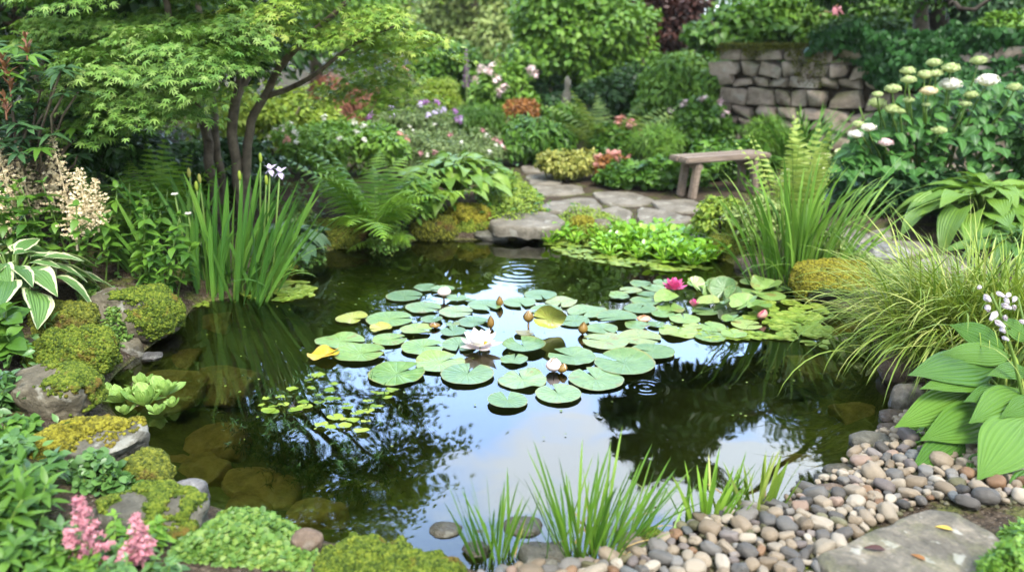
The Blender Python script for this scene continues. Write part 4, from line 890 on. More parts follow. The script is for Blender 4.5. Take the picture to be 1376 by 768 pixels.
shrub('perennial', 'bright fine-leaved perennial beside the daylily at the foot of the wall', 1030, 8.6, 158, 74, T_NDL, 'bright', 3800, .09, 99, cat='perennial', stem=False)
def foxglove():
    b = base(628, 12); o = thing('foxglove', 'single purple foxglove spire in the far border', 'flower', b); t = at_y(630, 66, 12); plume(o, [b[0], b[1], t[2] - .55], .55, .16, 'purple', 3, name='flower_spike'); s = Geo(); s.tube([b, [b[0], b[1], t[2] - .1]], [.012, .006], 5); s.obj('stem', G['stem'], o)
foxglove()
def statue():
    b = base(760, 10.6); top = at_y(760, 102, 10.6)[2]; h = top - b[2]; o = thing('garden_statue', 'small weathered grey stone figure half hidden in the far border', 'statue', b); prof = [(0, .10), (.12, .10), (.14, .07), (.2, .065), (.45, .055), (.62, .07), (.74, .06), (.80, .028), (.86, .045), (.93, .045), (1.0, .005)]
    g = Geo(); g.tube([[b[0] + .01 * math.sin(t * 9), b[1], b[2] + h * t] for t, _ in prof], [r for _, r in prof], 12); g.obj('figure', G['st_grey'], o); p = Geo(); V, F = stone_points(3, (.13, .13, .07), 3, 3, .8, .03, .8); p.add(V + b + [0, 0, .04], F); p.obj('plinth', G['st_grey'], o)
statue()
shrub('shrub', 'broad dark green bush on the terrace above the ivy', 1190, 12.5, -40, 260, T_OV, 'mid', 8000, .09, 190, dfac=.4)
shrub('shrub', 'tall dark bush on the terrace in the corner above the ivy', 1370, 11.5, -40, 260, T_OV, 'dark2', 8000, .09, 191, dfac=.4)
# ivy on the wall
def ivy():
    rng = np.random.default_rng(77); L = np.linalg.norm(WALL_B - WALL_A); o = thing('ivy', 'dark glossy ivy hanging over the top of the stone wall', 'ivy', (*(WALL_A + WD * 2.4), .3)); g = Geo(); n = 11000
    x = rng.uniform(.95, L, n); low = .84 + .2 * fbm(np.stack([x * 1.6, x * 0, x * 0], -1), 8, 3) + .35 * smooth(1.7, 1.0, x); hi = 1.6 + .16 * fbm(np.stack([x * 2.1, x * 0, x * 0 + 4], -1), 12, 3); z = hi - rng.random(n) * (hi - low - .18)
    P = np.stack([WALL_A[0] + WD[0] * x - WN[0] * (ou := .22 + .1 * rng.random(n) + .16 * fbm(np.stack([x * 3, z * 3, z * 0], -1), 2)), WALL_A[1] + WD[1] * x - WN[1] * ou, z], -1)
    top = rng.random(n) < .25; P[top, :2] += WN * rng.uniform(0, .7, top.sum())[:, None]; P[top, 2] = 1.42 + rng.random(top.sum()) * .2
    N = unit(np.array([-WN[0], -WN[1], .55]) + rng.normal(size=(n, 3)) * .35); D = unit(np.array([0, 0, -1.0]) + rng.normal(size=(n, 3)) * .45); g.insts(T_HRT[:2], frames(D, N, .062 * rng.uniform(.6, 1.3, n)), P, rng); g.obj('foliage', G['ivy'], o)
ivy()
def hydrangea():
    b = base(1265, 7.0); o = thing('hydrangea', 'large hydrangea with domed white and lime flower heads against the ivy wall', 'shrub', b); rng = np.random.default_rng(66); g, s = Geo(), Geo()
    heads = [(1255,85,11,'limeflower'),(1220,96,11,'limeflower'),(1221,108,11,'limeflower'),(1243,101,11,'limeflower'),(1258,99,10,'limeflower'),(1278,92,13,'limeflower'),(1315,82,12,'limeflower'),(1277,114,16,'white'),(1327,109,16,'white'),(1363,118,11,'limeflower'),(1248,123,12,'cream'),(1200,120,12,'limeflower'),(1179,127,8,'limeflower'),(1179,139,13,'limeflower'),(1198,147,12,'limeflower'),(1262,176,11,'limeflower'),(1190,192,11,'blush'),(1167,172,11,'white'),(1150,181,11,'white'),(1153,167,9,'limeflower'),(1305,128,10,'limeflower'),(1297,140,9,'limeflower'),(1221,135,8,'limeflower'),(1244,141,6,'limeflower'),(1210,150,7,'limeflower')]
    lab = {'white': 'white domed flower head', 'cream': 'cream domed flower head', 'blush': 'pale pink flower head', 'limeflower': 'lime green opening flower head'}
    for q, (px, py, r, m) in enumerate(heads):
        Y = 6.62 - .3 * (py / 190) + rng.uniform(-.1, .1); c = at_y(px, py, Y); rr = r * .92 * depth(c) / FPX; flower_head(o, c, rr, m, q, .62, 190, fs=.15)['label'] = lab[m]
        f = b + np.array([(c[0] - b[0]) * .45, rng.uniform(-.15, .15), 0]); P = limb(s, f, c - [0, 0, rr * .4], .011, .006, rng, .05, 7, .02)
    for k in range(1150):
        px = rng.uniform(1130, 1405); lo = 238; hi = np.interp(px, [1130, 1165, 1200, 1250, 1320, 1400], [195, 150, 125, 98, 92, 100]) + 14; py = lo - (lo - hi) * rng.random() ** .8; t = (lo - py) / 150
        Y = 6.95 - .5 * (1 - t) - rng.random() * .25 + rng.random() ** 2 * .9; c = at_y(px, py, Y); a = rng.uniform(math.pi * .95, math.pi * 2.05); D = np.array([math.cos(a), math.sin(a), -.35 + rng.normal() * .2]); N = np.array([rng.normal() * .2, -.45 + rng.normal() * .2, 1])
        g.inst(T_OVW[k % 3], frames(unit(D)[None], unit(N)[None], np.array([.125 * rng.uniform(.6, 1.15)])), c[None])
    for k in range(16):
        e = at_y(rng.uniform(1150, 1390), rng.uniform(130, 200), 6.9); limb(s, b + [rng.uniform(-.5, .5), rng.uniform(-.2, .2), -.03], e, .012, .006, rng, .04, 6, .02)
    g.obj('foliage', G['hydr'], o); s.obj('stem', G['stem'], o)
hydrangea()

# ------------------------------------------------------------------ bench
def bench():
    pA, pB = base(912, 7.25), base(1014, 7.6); b = (pA + pB) / 2; z0 = b[2]; o = thing('garden_bench', 'low weathered wooden plank bench on splayed legs beside the path', 'bench', b); d = unit(pB - pA); d[2] = 0; d = unit(d); nrm = np.array([-d[1], d[0], 0]); top = at_y(912, 210, 7.25)[2]; H = top - z0; Lh = np.linalg.norm((pB - pA)[:2]) / 2 + .04
    def box(c, sx, sy, sz, name, tilt=0, bev=.012, label=None):
        bm = bmesh.new(); bmesh.ops.create_cube(bm, size=1)
        for v in bm.verts: v.co.x *= sx; v.co.y *= sy; v.co.z *= sz
        bmesh.ops.bevel(bm, geom=bm.edges[:], offset=bev, segments=2, affect='EDGES')
        if tilt: bmesh.ops.rotate(bm, verts=bm.verts[:], cent=(0, 0, sz / 2), matrix=Matrix.Rotation(tilt, 3, 'Y'))
        me = bpy.data.meshes.new(name); bm.to_mesh(me); bm.free(); me.materials.append(G['wood']); q = bpy.data.objects.new(name, me); COL.objects.link(q); q.parent = o; q.matrix_local = Matrix(((d[0], nrm[0], 0, c[0]), (d[1], nrm[1], 0, c[1]), (0, 0, 1, c[2]), (0, 0, 0, 1)))
    W = .30
    for k in (-1, 1): box(nrm * k * W / 4 + np.array([0, 0, H - .026]), Lh * 2, W / 2 - .008, .052, 'seat_plank')
    for e in (-1, 1):
        for k in (-1, 1): box(d * e * (Lh - .16) + nrm * k * .09 + np.array([0, 0, (H - .052) / 2]), .06, .075, H - .054, 'leg', tilt=e * -.12)
        box(d * e * (Lh - .19) + np.array([0, 0, H - .09]), .045, W - .07, .06, 'brace')
bench()
# ------------------------------------------------------------------ path flagstones
FL = [([(684,217),(719,217),(722,225),(690,226)], 'small far flagstone where the path leaves between the perennials'), ([(700,228),(730,227),(733,233),(704,234)], 'narrow flagstone second from the far end of the path'), ([(706,236),(748,235),(756,245),(715,247)], 'flagstone third from the far end of the path'),
 ([(713,249),(777,248),(786,256),(730,258)], 'long flagstone in front of the yellow-green cushion'), ([(733,264),(795,261),(812,272),(768,276),(738,274)], 'large pale flagstone just behind the pond-edge slab'), ([(796,254),(850,254),(882,264),(858,268),(812,266)], 'pale flagstone beside the round-leaved plants'), ([(876,266),(930,264),(950,272),(930,278),(892,276)], 'flagstone below the end of the bench'),
 ([(858,272),(900,277),(932,284),(912,290),(860,289)], 'broad flagstone in front of the bench'), ([(786,277),(826,271),(850,275),(845,285),(800,286)], 'flagstone behind the thin reed tuft'), ([(857,294),(905,291),(914,300),(880,304),(850,302)], 'flagstone next to the floating leaf bed'), ([(918,292),(958,287),(972,297),(945,304),(918,301)], 'small flagstone behind the lime-green plant'), ([(938,280),(972,272),(990,280),(968,286)], 'small flagstone under the lime-green plant by the bench'),
 ([(1116,301),(1146,299),(1172,312),(1155,325),(1118,324)], 'flagstone just behind the tall iris on the path'), ([(1155,325),(1200,318),(1240,321),(1258,328),(1205,337)], 'large flagstone in front of the bright hosta'), ([(1168,305),(1195,302),(1200,314),(1178,317)], 'small flagstone behind the tall iris next to the soil'), ([(1224,346),(1262,337),(1300,338),(1306,352),(1262,357)], 'flagstone at the back of the arching sedge'), ([(1304,336),(1345,334),(1372,348),(1320,357)], 'flagstone under the small hosta by the sedge')]
for q, (p, lab) in enumerate(FL): slab('flagstone', lab, p, .16 + .004 * (q % 3), .07, 'st_slab', 300 + q, 'flagstones of the garden path')

# ------------------------------------------------------------------ rocks round the pond
put_rock('rock', 'big smooth brownish rock with moss down its flank beside the iris', (104, 247, 382, 458), 'st_tan', 401, dict(up=.35, side=(.8, 0, -.1), bias=-.28, noise=.3, thick=.010, mat='moss', tufts=3800), dep=.62)
put_rock('rock', 'brown mossy lump of rock under the variegated hosta', (52, 133, 411, 458), 'st_brown', 402, dict(up=.0, bias=.15, noise=.5, mat='mossdk', tufts=3800), dep=.8)
put_rock('rock', 'bright green moss-covered boulder at the pond edge', (48, 160, 443, 510), 'st_brown', 403, dict(up=-.6, bias=.35, noise=.12, thick=.022, mat='moss', tufts=8000), dep=.8, minh=.4, square=.15)
put_rock('rock', 'bare pointed grey rock beside the bright moss boulder', (134, 198, 452, 492), 'st_tan', 404, dep=.7, z0=-.03)
put_rock('rock', 'rough grey-brown rock with a moss cap behind the water lettuce', (15, 138, 488, 566), 'st_tan', 405, dict(up=.5, side=(.75, .2, 0), bias=-.42, noise=.5, thick=.012, mat='moss', tufts=3800), dep=.72)
put_rock('rock', 'golden-mossed rock with a bare grey nose beside the drowned stones', (70, 210, 560, 632), 'st_grey', 406, dict(up=.3, side=(-.8, .2, 0), bias=-.08, noise=.4, thick=.014, mat='mossy', tufts=6500), dep=.7)
put_rock('rock', 'small olive moss lump at the water below the golden-mossed rock', (176, 226, 616, 655), 'st_brown', 407, dict(up=-.5, bias=.3, noise=.25, thick=.014, mat='mossdk', tufts=3200), dep=.8, minh=.4)
put_rock('rock', 'large grey rock with a green moss patch behind the pink astilbe', (116, 298, 648, 776), 'st_grey', 408, dict(up=.85, side=(.35, .1, 0), bias=-.10, noise=.75, thick=.014, mat='moss', tufts=7000, tuft=.009), dep=.75, z0=0.0)
put_rock('rock', 'pale knobbly grey rock at the waterline on the big mossy rock', (232, 282, 643, 690), 'st_pale', 409, dep=.8, z0=-.02)
put_rock('stone', 'small pinkish stone in the soil beside the bright moss boulder', (15, 54, 456, 478), 'st_tan', 410)
put_rock('stone', 'thin flat wet stone breaking the water by the pointed rock', (190, 221, 472, 486), 'st_pale', 411, z0=-.012, hscale=.7)
put_rock('boulder', 'large green and brown moss mound on the near shore', (418, 616, 722, 830), 'st_grey', 412, dict(up=-.4, bias=.32, noise=.16, thick=.02, mat='moss', tufts=14000, tuft=.009), dep=.55, z0=-.02, minh=.1, hscale=.7, square=.2)
put_rock('stone', 'round reddish-brown stone between creeping leaves and the moss mound', (391, 437, 709, 745), 'st_brown', 413, square=.1, facets=3, cut=.8)
put_rock('stone', 'speckled stone half out of the water beside the moss mound', (576, 622, 705, 728), 'st_tan', 414, z0=-.015, square=.1, facets=3, cut=.85)
put_rock('stone', 'big tan speckled stone standing in the water between two grass tufts', (676, 730, 694, 727), 'st_tan', 415, z0=-.02, square=.2, facets=3, cut=.85)
put_rock('stone', 'tiny tan stone in the shallow water by the grass', (636, 652, 711, 720), 'st_tan', 416, z0=-.01, square=.1)
put_rock('stone', 'dark grey angular stone at the waterline under the middle grass tuft', (694, 764, 731, 778), 'st_grey', 417, z0=-.01)
put_rock('boulder', 'olive-stained rounded boulder behind the middle grass tuft', (826, 892, 711, 758), 'st_mossy', 418, dict(up=.5, side=(.6, 0, 0), bias=-.3, noise=.3, thick=.008, mat='moss', tufts=1500, tuft=.008), z0=-.02, square=.1)
put_rock('stone', 'tan stone at the foot of the small grass tuft', (620, 662, 731, 752), 'st_tan', 419, z0=0, square=.1)
put_rock('rock', 'long brown mossy rock below the ferns at the back of the pond', (414, 497, 296, 338), 'st_brown', 420, dict(up=-.2, bias=.3, noise=.4, mat='mossdk', tufts=4200), dep=.6, z0=-.02)
put_rock('rock', 'mossy rock at the back edge behind the tall iris fan', (352, 400, 318, 368), 'st_mossy', 421, dict(up=-.1, bias=.2, noise=.4, mat='mossdk', tufts=2600), z0=-.02)
put_rock('rock', 'rounded brown and green moss lump below the hosta', (556, 613, 289, 325), 'st_brown', 422, dict(up=-.3, bias=.3, noise=.35, mat='mossb', tufts=3600), z0=-.01, square=.1)
put_rock('rock', 'golden moss cushion stone on the bank below the hosta', (601, 657, 277, 304), 'st_brown', 423, dict(up=-.6, bias=.4, noise=.15, thick=.025, mat='mossy', tufts=4200), z0=.07, square=.1)
put_rock('rock', 'bright mossy stone under the golden cushion stone', (608, 657, 296, 320), 'st_brown', 424, dict(up=-.6, bias=.4, noise=.2, thick=.02, mat='moss', tufts=3200), z0=-.01, square=.1)
for q, (bx, lab) in enumerate([((604, 632, 312, 325), 'grey waterline stone under the mossy stones'), ((635, 684, 310, 328), 'grey waterline stone under the middle of the slab'), ((681, 719, 313, 327), 'grey waterline stone under the end of the slab'), ((524, 562, 309, 328), 'dark waterline stone below the creeping fern'), ((716, 752, 310, 326), 'dark waterline stone beside the floating leaf bed')]): put_rock('stone', lab, bx, 'st_grey', 430 + q, z0=-.03)
slab('rock', 'thick flat grey slab laid at the back edge of the pond', [(656,297),(672,287),(700,284),(740,285),(758,294),(755,303),(735,306),(700,306),(665,303)] , .125, .085, 'st_slab', 440, cat='rock', rough=.012, jitter=.03)
put_rock('stone', 'small white rounded stone behind the pond-edge slab', (721, 744, 274, 284), 'st_pale', 441, square=.1)
put_rock('stone', 'small brown mossy stone beside the floating leaf bed', (767, 797, 292, 322), 'st_brown', 442, dict(up=-.3, bias=.2, noise=.4, mat='mossy', tufts=1800), z0=-.02)
put_rock('stone', 'pale rounded stone beside the thin reed tuft', (789, 822, 293, 314), 'st_tan', 443, z0=.03, square=.1)
put_rock('stone', 'pale stone at the end of the floating leaf bed', (920, 962, 312, 334), 'st_tan', 444, z0=0, square=.2)
put_rock('rock', 'brown mossy rock between the floating leaf bed and the tall iris', (952, 1018, 312, 353), 'st_brown', 445, dict(up=-.3, bias=.3, noise=.3, mat='mossdk', tufts=3600), z0=-.02)
put_rock('rock', 'dark wet rock under the brown mossy rock', (985, 1040, 345, 372), 'st_brown', 446, z0=-.03)
put_rock('rock', 'grey boulder with a golden moss cap in front of the tall iris', (1064, 1178, 352, 416), 'st_grey', 447, dict(up=.35, side=(-.55, 0, .1), bias=.05, noise=.3, thick=.018, mat='mossy', tufts=6500), dep=.75, z0=-.02)
put_rock('rock', 'white-veined craggy grey rock at the edge of the path', (1140, 1220, 326, 358), 'st_pale', 448, dep=.7, rough=.16, facets=9)
put_rock('rock', 'low grey rock between the craggy rock and the sedge', (1180, 1240, 346, 376), 'st_tan', 449, dep=.8)
S2 = [((1137,1200,580,606),'st_grey','long grey wet stone lying into the water below the sedge',.0,.5), ((1210,1244,563,585),'st_tan','pale olive stone beneath the big hosta',.03,.8), ((1180,1216,548,572),'st_brown','brown wet stone at the foot of the sedge',-.01,.8), ((1176,1213,567,588),'st_brown','thin dark stone between the long grey stone and the hosta',.0,.8), ((1104,1152,622,645),'st_tan','long brown stone half sunk at the water',-.01,.6), ((1092,1122,635,655),'st_grey','blue-grey wet stone beside the half-sunk brown stone',-.01,.8), ((1086,1140,648,684),'st_brown','brown speckled boulder where the pebbles meet the water',-.01,.8), ((1034,1076,678,704),'st_mossy','moss-stained stone behind the pebbles by the tufted grass',.0,.8)]
S2 += [((1178,1228,470,522),'st_brown','dark shaded rock under the hanging sedge at the water',-.03,.8), ((1192,1238,512,562),'st_mossy','mossy dark stone below the hanging sedge by the pebbles',-.03,.8), ((1166,1206,430,470),'st_brown','dark rock between the golden-capped boulder and the sedge',-.03,.8)]
for q, (bx, m, lab, z0, dp) in enumerate(S2): put_rock('stone', lab, bx, m, 450 + q, z0=z0, dep=dp, square=.15, facets=4, cut=.8)
slab('stone_slab', 'large flat weathered stone slab at the edge of the pebbles', [(1100,748),(1122,735),(1146,720),(1196,703),(1208,694),(1246,684),(1288,685),(1302,695),(1342,718),(1358,745),(1340,775),(1290,800),(1190,805),(1130,790)], .105, .12, 'st_front', 460, cat='stone slab', rough=.006, jitter=.022)
def dead_leaf(name, label, px, py, z, L, mat, rz):
    p = at_z(px, py, z); g = Geo(); g.inst(leaf(.45, 5, 2, .35, .12), frames(np.array([[math.cos(rz), math.sin(rz), .05]]), np.array([[0, 0, 1.0]]), np.array([L])), p[None]); tag(g.obj(name, G[mat], origin=p), label, 'leaf')
dead_leaf('fallen_leaf', 'yellow fallen leaf on the flat slab', 1281, 712, .111, .05, 'padgold', 2.6)
dead_leaf('fallen_leaf', 'narrow orange-brown fallen leaf on the flat slab', 1244, 752, .111, .042, 'rust', 2.3)
dead_leaf('fallen_leaf', 'curled dark brown fallen leaf on the flat slab', 1190, 738, .112, .06, 'copper', 2.9)
# drowned stones
SUB = [((235,310,600,650),'round drowned brown stone nearest the golden-mossed rock'),((190,258,592,640),'drowned olive stone at the foot of the golden-mossed rock'),((285,400,612,668),'largest drowned flat brown stone under the floating weed'),((250,330,548,590),'long drowned stone in front of the water lettuce'),((155,270,490,545),'wide pale drowned stone behind the water lettuce'),((240,310,412,440),'flat drowned stone right below the iris'),((205,262,455,490),'drowned stone by the thin wet stone'),((255,345,470,510),'drowned green-brown slab in the shade of the iris'),((385,470,660,705),'drowned reddish stone before the creeping leaves'),((300,365,650,690),'small drowned stone by the pale knobbly rock'),((400,470,335,352),'drowned stone below the long brown mossy rock'),((520,600,325,340),'drowned stone before the moss lump at the back'),((1060,1130,470,510),'drowned stone near the duckweed under the sedge'),((1120,1185,520,560),'drowned brown stone in the shade of the sedge'),((1040,1100,590,625),'drowned amber stone before the half-sunk brown stone'),((980,1040,640,672),'drowned amber stone behind the tufted grass'),((880,935,655,690),'drowned olive stone behind the tufted grass')]
for q, (bx, lab) in enumerate(SUB):
    x0, x1, y0, y1 = bx; c = at_z((x0 + x1) / 2, (y0 + y1) / 2, -.05); d = depth(c); w = (x1 - x0) * d / FPX; dp = min((y1 - y0) * d / FPX / (CAM_H / np.linalg.norm(c[:2] - 0) * 1.0 + .05), w * 1.1); V, F = stone_points(500 + q, (w / 2, dp / 2, .075), 4, 8, .66, .09, .45); gzz = gz(c[0], c[1]); top = -.035 - .014 * (q % 4)
    g = Geo(); cz = top - .075; g.add(V + [c[0], c[1], cz], F); tag(g.obj('drowned_stone', G['st_wet'], origin=(c[0], c[1], cz)), lab, 'stone', 'stones under the water')

# ------------------------------------------------------------------ pebbles
def pebbles():
    rng = np.random.default_rng(9); kinds = list(PEB); wts = np.array([.32, .17, .15, .02, .10, .06, .04, .07, .11]); wts /= wts.sum(); lo, hi = PEB_POLY.min(0), PEB_POLY.max(0); P = []
    slab_poly = np.array([at_z(*q, .1)[:2] for q in [(1104,752),(1146,722),(1200,704),(1246,690),(1288,690),(1350,730),(1350,800),(1130,800)]])
    taken = [(o.location[0], o.location[1], max(o.dimensions[:2]) * .36) for o in bpy.data.objects if o.get('category') in ('stone', 'rock') and o.name.startswith(('stone', 'rock', 'boulder')) and 'slab' not in o.name]
    for (rmin, rmax, tries) in ((.036, .043, 50), (.026, .033, 500), (.018, .025, 4000), (.012, .016, 14000)):
        for _ in range(tries):
            if len(P) >= 900: break
            q = lo + rng.random(2) * (hi - lo); r = rng.uniform(rmin, rmax)
            far = smooth(2.4, 3.2, q[1]); r *= 1 - .12 * far
            if not in_poly(PEB_POLY, q[0:1], q[1:2])[0] or in_poly(slab_poly, q[0:1], q[1:2])[0]: continue
            if q[0] > .66 * q[1] + .25 or pix((q[0], q[1], .05))[1] > 790: continue
            if any((q[0] - a) ** 2 + (q[1] - b) ** 2 < ((r + c) * .86) ** 2 for a, b, c in P): continue
            if any((q[0] - a) ** 2 + (q[1] - b) ** 2 < (r * .6 + c) ** 2 for a, b, c in taken): continue
            P.append((q[0], q[1], r))
    shapes = []
    for k in range(10):
        V, F = stone_points(700 + k, (1.12, .9, .68), 4 if k < 5 else 3, 3 + 3 * (k % 2), .82 - .14 * (k % 2), .07 + .05 * (k % 2), .12 + .15 * (k % 3 == 0)); shapes.append((V, F))
    meshes = {}; near = [('among the pebbles along the water', lambda x, y: sdist(POND, np.array([x]), np.array([y]))[0] < .16), ('among the pebbles beside the flat slab', lambda x, y: x > .95), ('in the middle of the pebble shore', lambda x, y: True)]
    P.sort(key=lambda q: q[1] - q[2] * 30); rest = P[299:]
    for (x, y, r) in P[:299]:
        k = kinds[rng.choice(len(kinds), p=wts)]; s = rng.integers(10)
        if (k, s) not in meshes:
            g = Geo(); g.add(*shapes[s]); meshes[k, s] = g.mesh('pebble', PM[k])
        o = bpy.data.objects.new('pebble', meshes[k, s]); COL.objects.link(o); st = rng.uniform(.85, 1.3)
        o.location = (x, y, gz(x, y) + r * .42 + .012); o.scale = (r * st, r / st ** .5, r * rng.uniform(.85, 1.1)); o.rotation_euler = (rng.normal() * .22, rng.normal() * .22, rng.uniform(0, 6.28))
        place = next(t for t, f in near if f(x, y)); sz = 'small' if r < .03 else 'smooth' if r < .046 else 'large'
        tag(o, f'{sz} {k} pebble {place}', 'pebble', f'{sz} {k} pebbles {place}')
    g = Geo()
    for (x, y, r) in rest:
        V, F = shapes[5 + int(rng.integers(5))]; a = rng.uniform(0, 6.28); W = V * [r * 1.1, r, r]; W = np.stack([W[:, 0] * math.cos(a) - W[:, 1] * math.sin(a), W[:, 0] * math.sin(a) + W[:, 1] * math.cos(a), W[:, 2]], -1); g.add(W + [x, y, gz(x, y) + r * .42 + .012], F)
    if rest: structure(g.obj('pebble_bed', PM['tan'], origin=(0, 0, 0)), 'stuff', 'the smaller pebbles filling the gaps of the shore')
    g = Geo(); n = 3800; q = lo + rng.random((n, 2)) * (hi - lo); q = q[in_poly(PEB_POLY, q[:, 0], q[:, 1])]; z = height(q[:, 0], q[:, 1]); r = rng.uniform(.007, .016, len(q)); V, F = ICO[2]
    g.inst((V * [1, .8, .6], [F], V[:, :2] * 0), frames(unit(np.concatenate([rng.normal(size=(len(q), 2)), np.zeros((len(q), 1))], 1)), np.tile([0, 0, 1.0], (len(q), 1)), r), np.stack([q[:, 0], q[:, 1], z + r * .3], -1)); structure(g.obj('gravel', PM['olive'], origin=(0, 0, 0)), 'stuff', 'fine gravel between the shore pebbles')
pebbles()

# ------------------------------------------------------------------ lily pads and flowers
ANCH = [('the open white lily', 645, 472), ('the cream bud', 745, 495), ('the pink lily', 906, 388), ('the upright curled pad', 733, 440), ('the golden pad', 436, 478), ('the stalked blush bud', 596, 399), ('the upright leaf crown', 965, 400), ('the lone brown bud', 782, 440)]
used_lab = {}
def pad_label(px, py, desc):
    a = min(ANCH, key=lambda q: math.hypot(q[1] - px, (q[2] - py) * 2.3)); dx, dy = px - a[1], (a[2] - py) * 2.3; dist = math.hypot(dx, dy); an = math.degrees(math.atan2(dy, dx)) % 360
    rel = ['to the right of', 'behind and right of', 'straight behind', 'behind and left of', 'to the left of', 'in front and left of', 'straight in front of', 'in front and right of'][int((an + 22.5) // 45) % 8]
    key = (a[0], rel); used_lab.setdefault(key, []).append(dist); return key, rel, a[0], dist
ORD = ['nearest', 'second', 'third', 'fourth', 'fifth', 'sixth', 'seventh']
def pad_geo(r, notch, seed, rim=.0, width=7, wavy=1.0, rings=5, n=56):
    rng = np.random.default_rng(seed); hw = math.radians(width); a = np.linspace(hw * .4, 2 * math.pi - hw * .4, n); sp = np.exp(-np.minimum(a, 2 * math.pi - a) / .25)
    q = np.linspace(0, 1, rings + 1)[1:]; edge = 1 + .035 * fbm(np.stack([np.cos(a) * 1.6, np.sin(a) * 1.6, a * 0 + seed], -1), seed, 3) + .012 * fbm(np.stack([np.cos(a) * 7, np.sin(a) * 7, a * 0 + seed], -1), seed, 2) - .05 * sp
    aa = a + 0; R_ = r * q[:, None] * edge[None]; shift = hw * .9 * (q[:, None] ** 1.0) * (np.exp(-a / .3) - np.exp(-(2 * math.pi - a) / .3))[None]; A = aa[None] + shift + notch
    x, y = R_ * np.cos(A), R_ * np.sin(A); w = fbm(np.stack([np.cos(a) * 1.2, np.sin(a) * 1.2, a * 0 + seed * 1.7], -1), seed + 4, 2)
    z = .004 + wavy * .006 * (q[:, None] ** 2) * (w[None] + .25) + rim * (np.clip(q[:, None] - .72, 0, 1) / .28) ** 2 + .002 * q[:, None]
    V = np.concatenate([[[0, 0, .003]], np.stack([x, y, np.broadcast_to(z, x.shape)], -1).reshape(-1, 3)]); i = np.arange(rings - 1)[:, None] * n; j = np.arange(n - 1)[None]
    F = np.stack([1 + i + j, 1 + i + n + j, 1 + i + n + j + 1, 1 + i + j + 1], -1).reshape(-1, 4); f0 = np.array([[0, 1 + k, 2 + k] for k in range(n - 1)])
    return V, [F, f0], V[:, :2] / (2 * r) * np.array([math.cos(0), 1]) + .5
PADS = [(543.7,398,48,-5),(573,387,33,40),(595,390.5,31,200),(613.5,402,27,80),(631,404,17,10),(569,413.8,47,-20),(612.5,420,45,-10),(652,411,45,-60),(473,428,42,-30,'pady'),(524,429.4,62,10,'padg'),(512,442,30,200,'pady'),(580,430.4,29,60),(636.5,433,42,-25),(608,437,20,90),(559,444,42,-5,'padg'),(609,447,34,120),(457,459,64,-8,'padg'),(524,457,45,20,'padg'),(568,467,56,10,'padg'),(617,464,46,-90),
 (484,475,67,5,'padg'),(591,488,65,40,'padg'),(533,503,73,35,'padg'),(628,504,69,75),(698,406.6,43,-75),(726.6,397,43,-80),(754,406.6,42,-100),(734,418,42,190),(789,419.5,52,-120),(771,432,42,190),(829,427,53,200),(809,443,41,-60),(705,448,27,20,'padb'),(704,466.5,57,110,'pad',.016),(691,484,36,80),(814,459.5,62,165),(860,454,56,-30),(877.5,473,58,170),(768.6,480,63,150),(839,489.5,79,140),(702,510,64,105),(801,510,72,115),(750,530,60,112),(682,539.5,53,95),
 (861,382,28,0),(892.5,380.5,29,90),(832,399,27,0),(848,391,29,200),(870.5,397,30,-45),(879,388,31,120),(866,406.5,38,10),(860,416,42,60),(901,414.6,37,80,'padg'),(947,420,35,200),(891,423,30,20,'padg'),(920,430,40,90,'padg'),(855,438,30,-30),(881,437,22,40),(911,446.5,50,70,'padg'),(956.5,441,36,120,'padg'),(954,453,41,95),(986,450,34,100,'padg'),(984,430,29,30,'padg'),(1003,438,40,0,'padg'),(999,392.5,40,-60,'padg'),(970,380,40,100,'padg'),(1033,398,44,190,'padg'),(1017,410,40,20,'padg'),(1045,388,34,50,'padg'),(1010,380,30,90,'padg'),(940,383,32,10,'padg'),(930,440,26,0,'padg')]
made = []
for q, p in enumerate(PADS):
    px, py, w, an = p[:4]; mat = p[4] if len(p) > 4 else 'pad'; rim = p[5] if len(p) > 5 else 0; c = at_z(px, py, .004); r = w / 2 * depth(c) / FPX * 1.03; g = Geo(); V, F, UV = pad_geo(r, R(an), q + 1, rim, [5, 7, 9, 12, 6][q % 5], [.4, .8, 1.7, .5, 2.2, .7][q % 6]); V = V + [0, 0, .0012 * (q % 4)]
    if q % 9 == 3: V[:, 2] += .35 * np.maximum(0, V[:, 0] * math.cos(q) + V[:, 1] * math.sin(q) - r * .5)
    g.add(V + c, F, UV)
    o = g.obj('lily_pad', G[mat], origin=c); desc = {'pad': 'grey-green', 'padg': 'bright green', 'pady': 'yellow-tinged', 'padb': 'small brownish'}[mat]
    if rim: desc = 'thick-rimmed'
    made.append((o, px, py, desc, pad_label(px, py, desc)))
for o, px, py, desc, (key, rel, an, dist) in made:
    n = sorted(used_lab[key]).index(dist); tag(o, f'{desc} lily pad, {ORD[n]} {"one " if n else ""}{rel} {an}', 'lily pad', 'lily pads floating on the pond')
def golden_pad():
    c = at_z(435.4, 478, .004); g = Geo(); V, F, UV = pad_geo(22 * depth(c) / FPX, R(20), 77, .0, 12, 3.0); g.add(V + c, F, UV); tag(g.obj('lily_pad', G['padgold'], origin=c), 'golden yellow dying lily pad with ragged edge', 'lily pad', 'lily pads floating on the pond')
golden_pad()
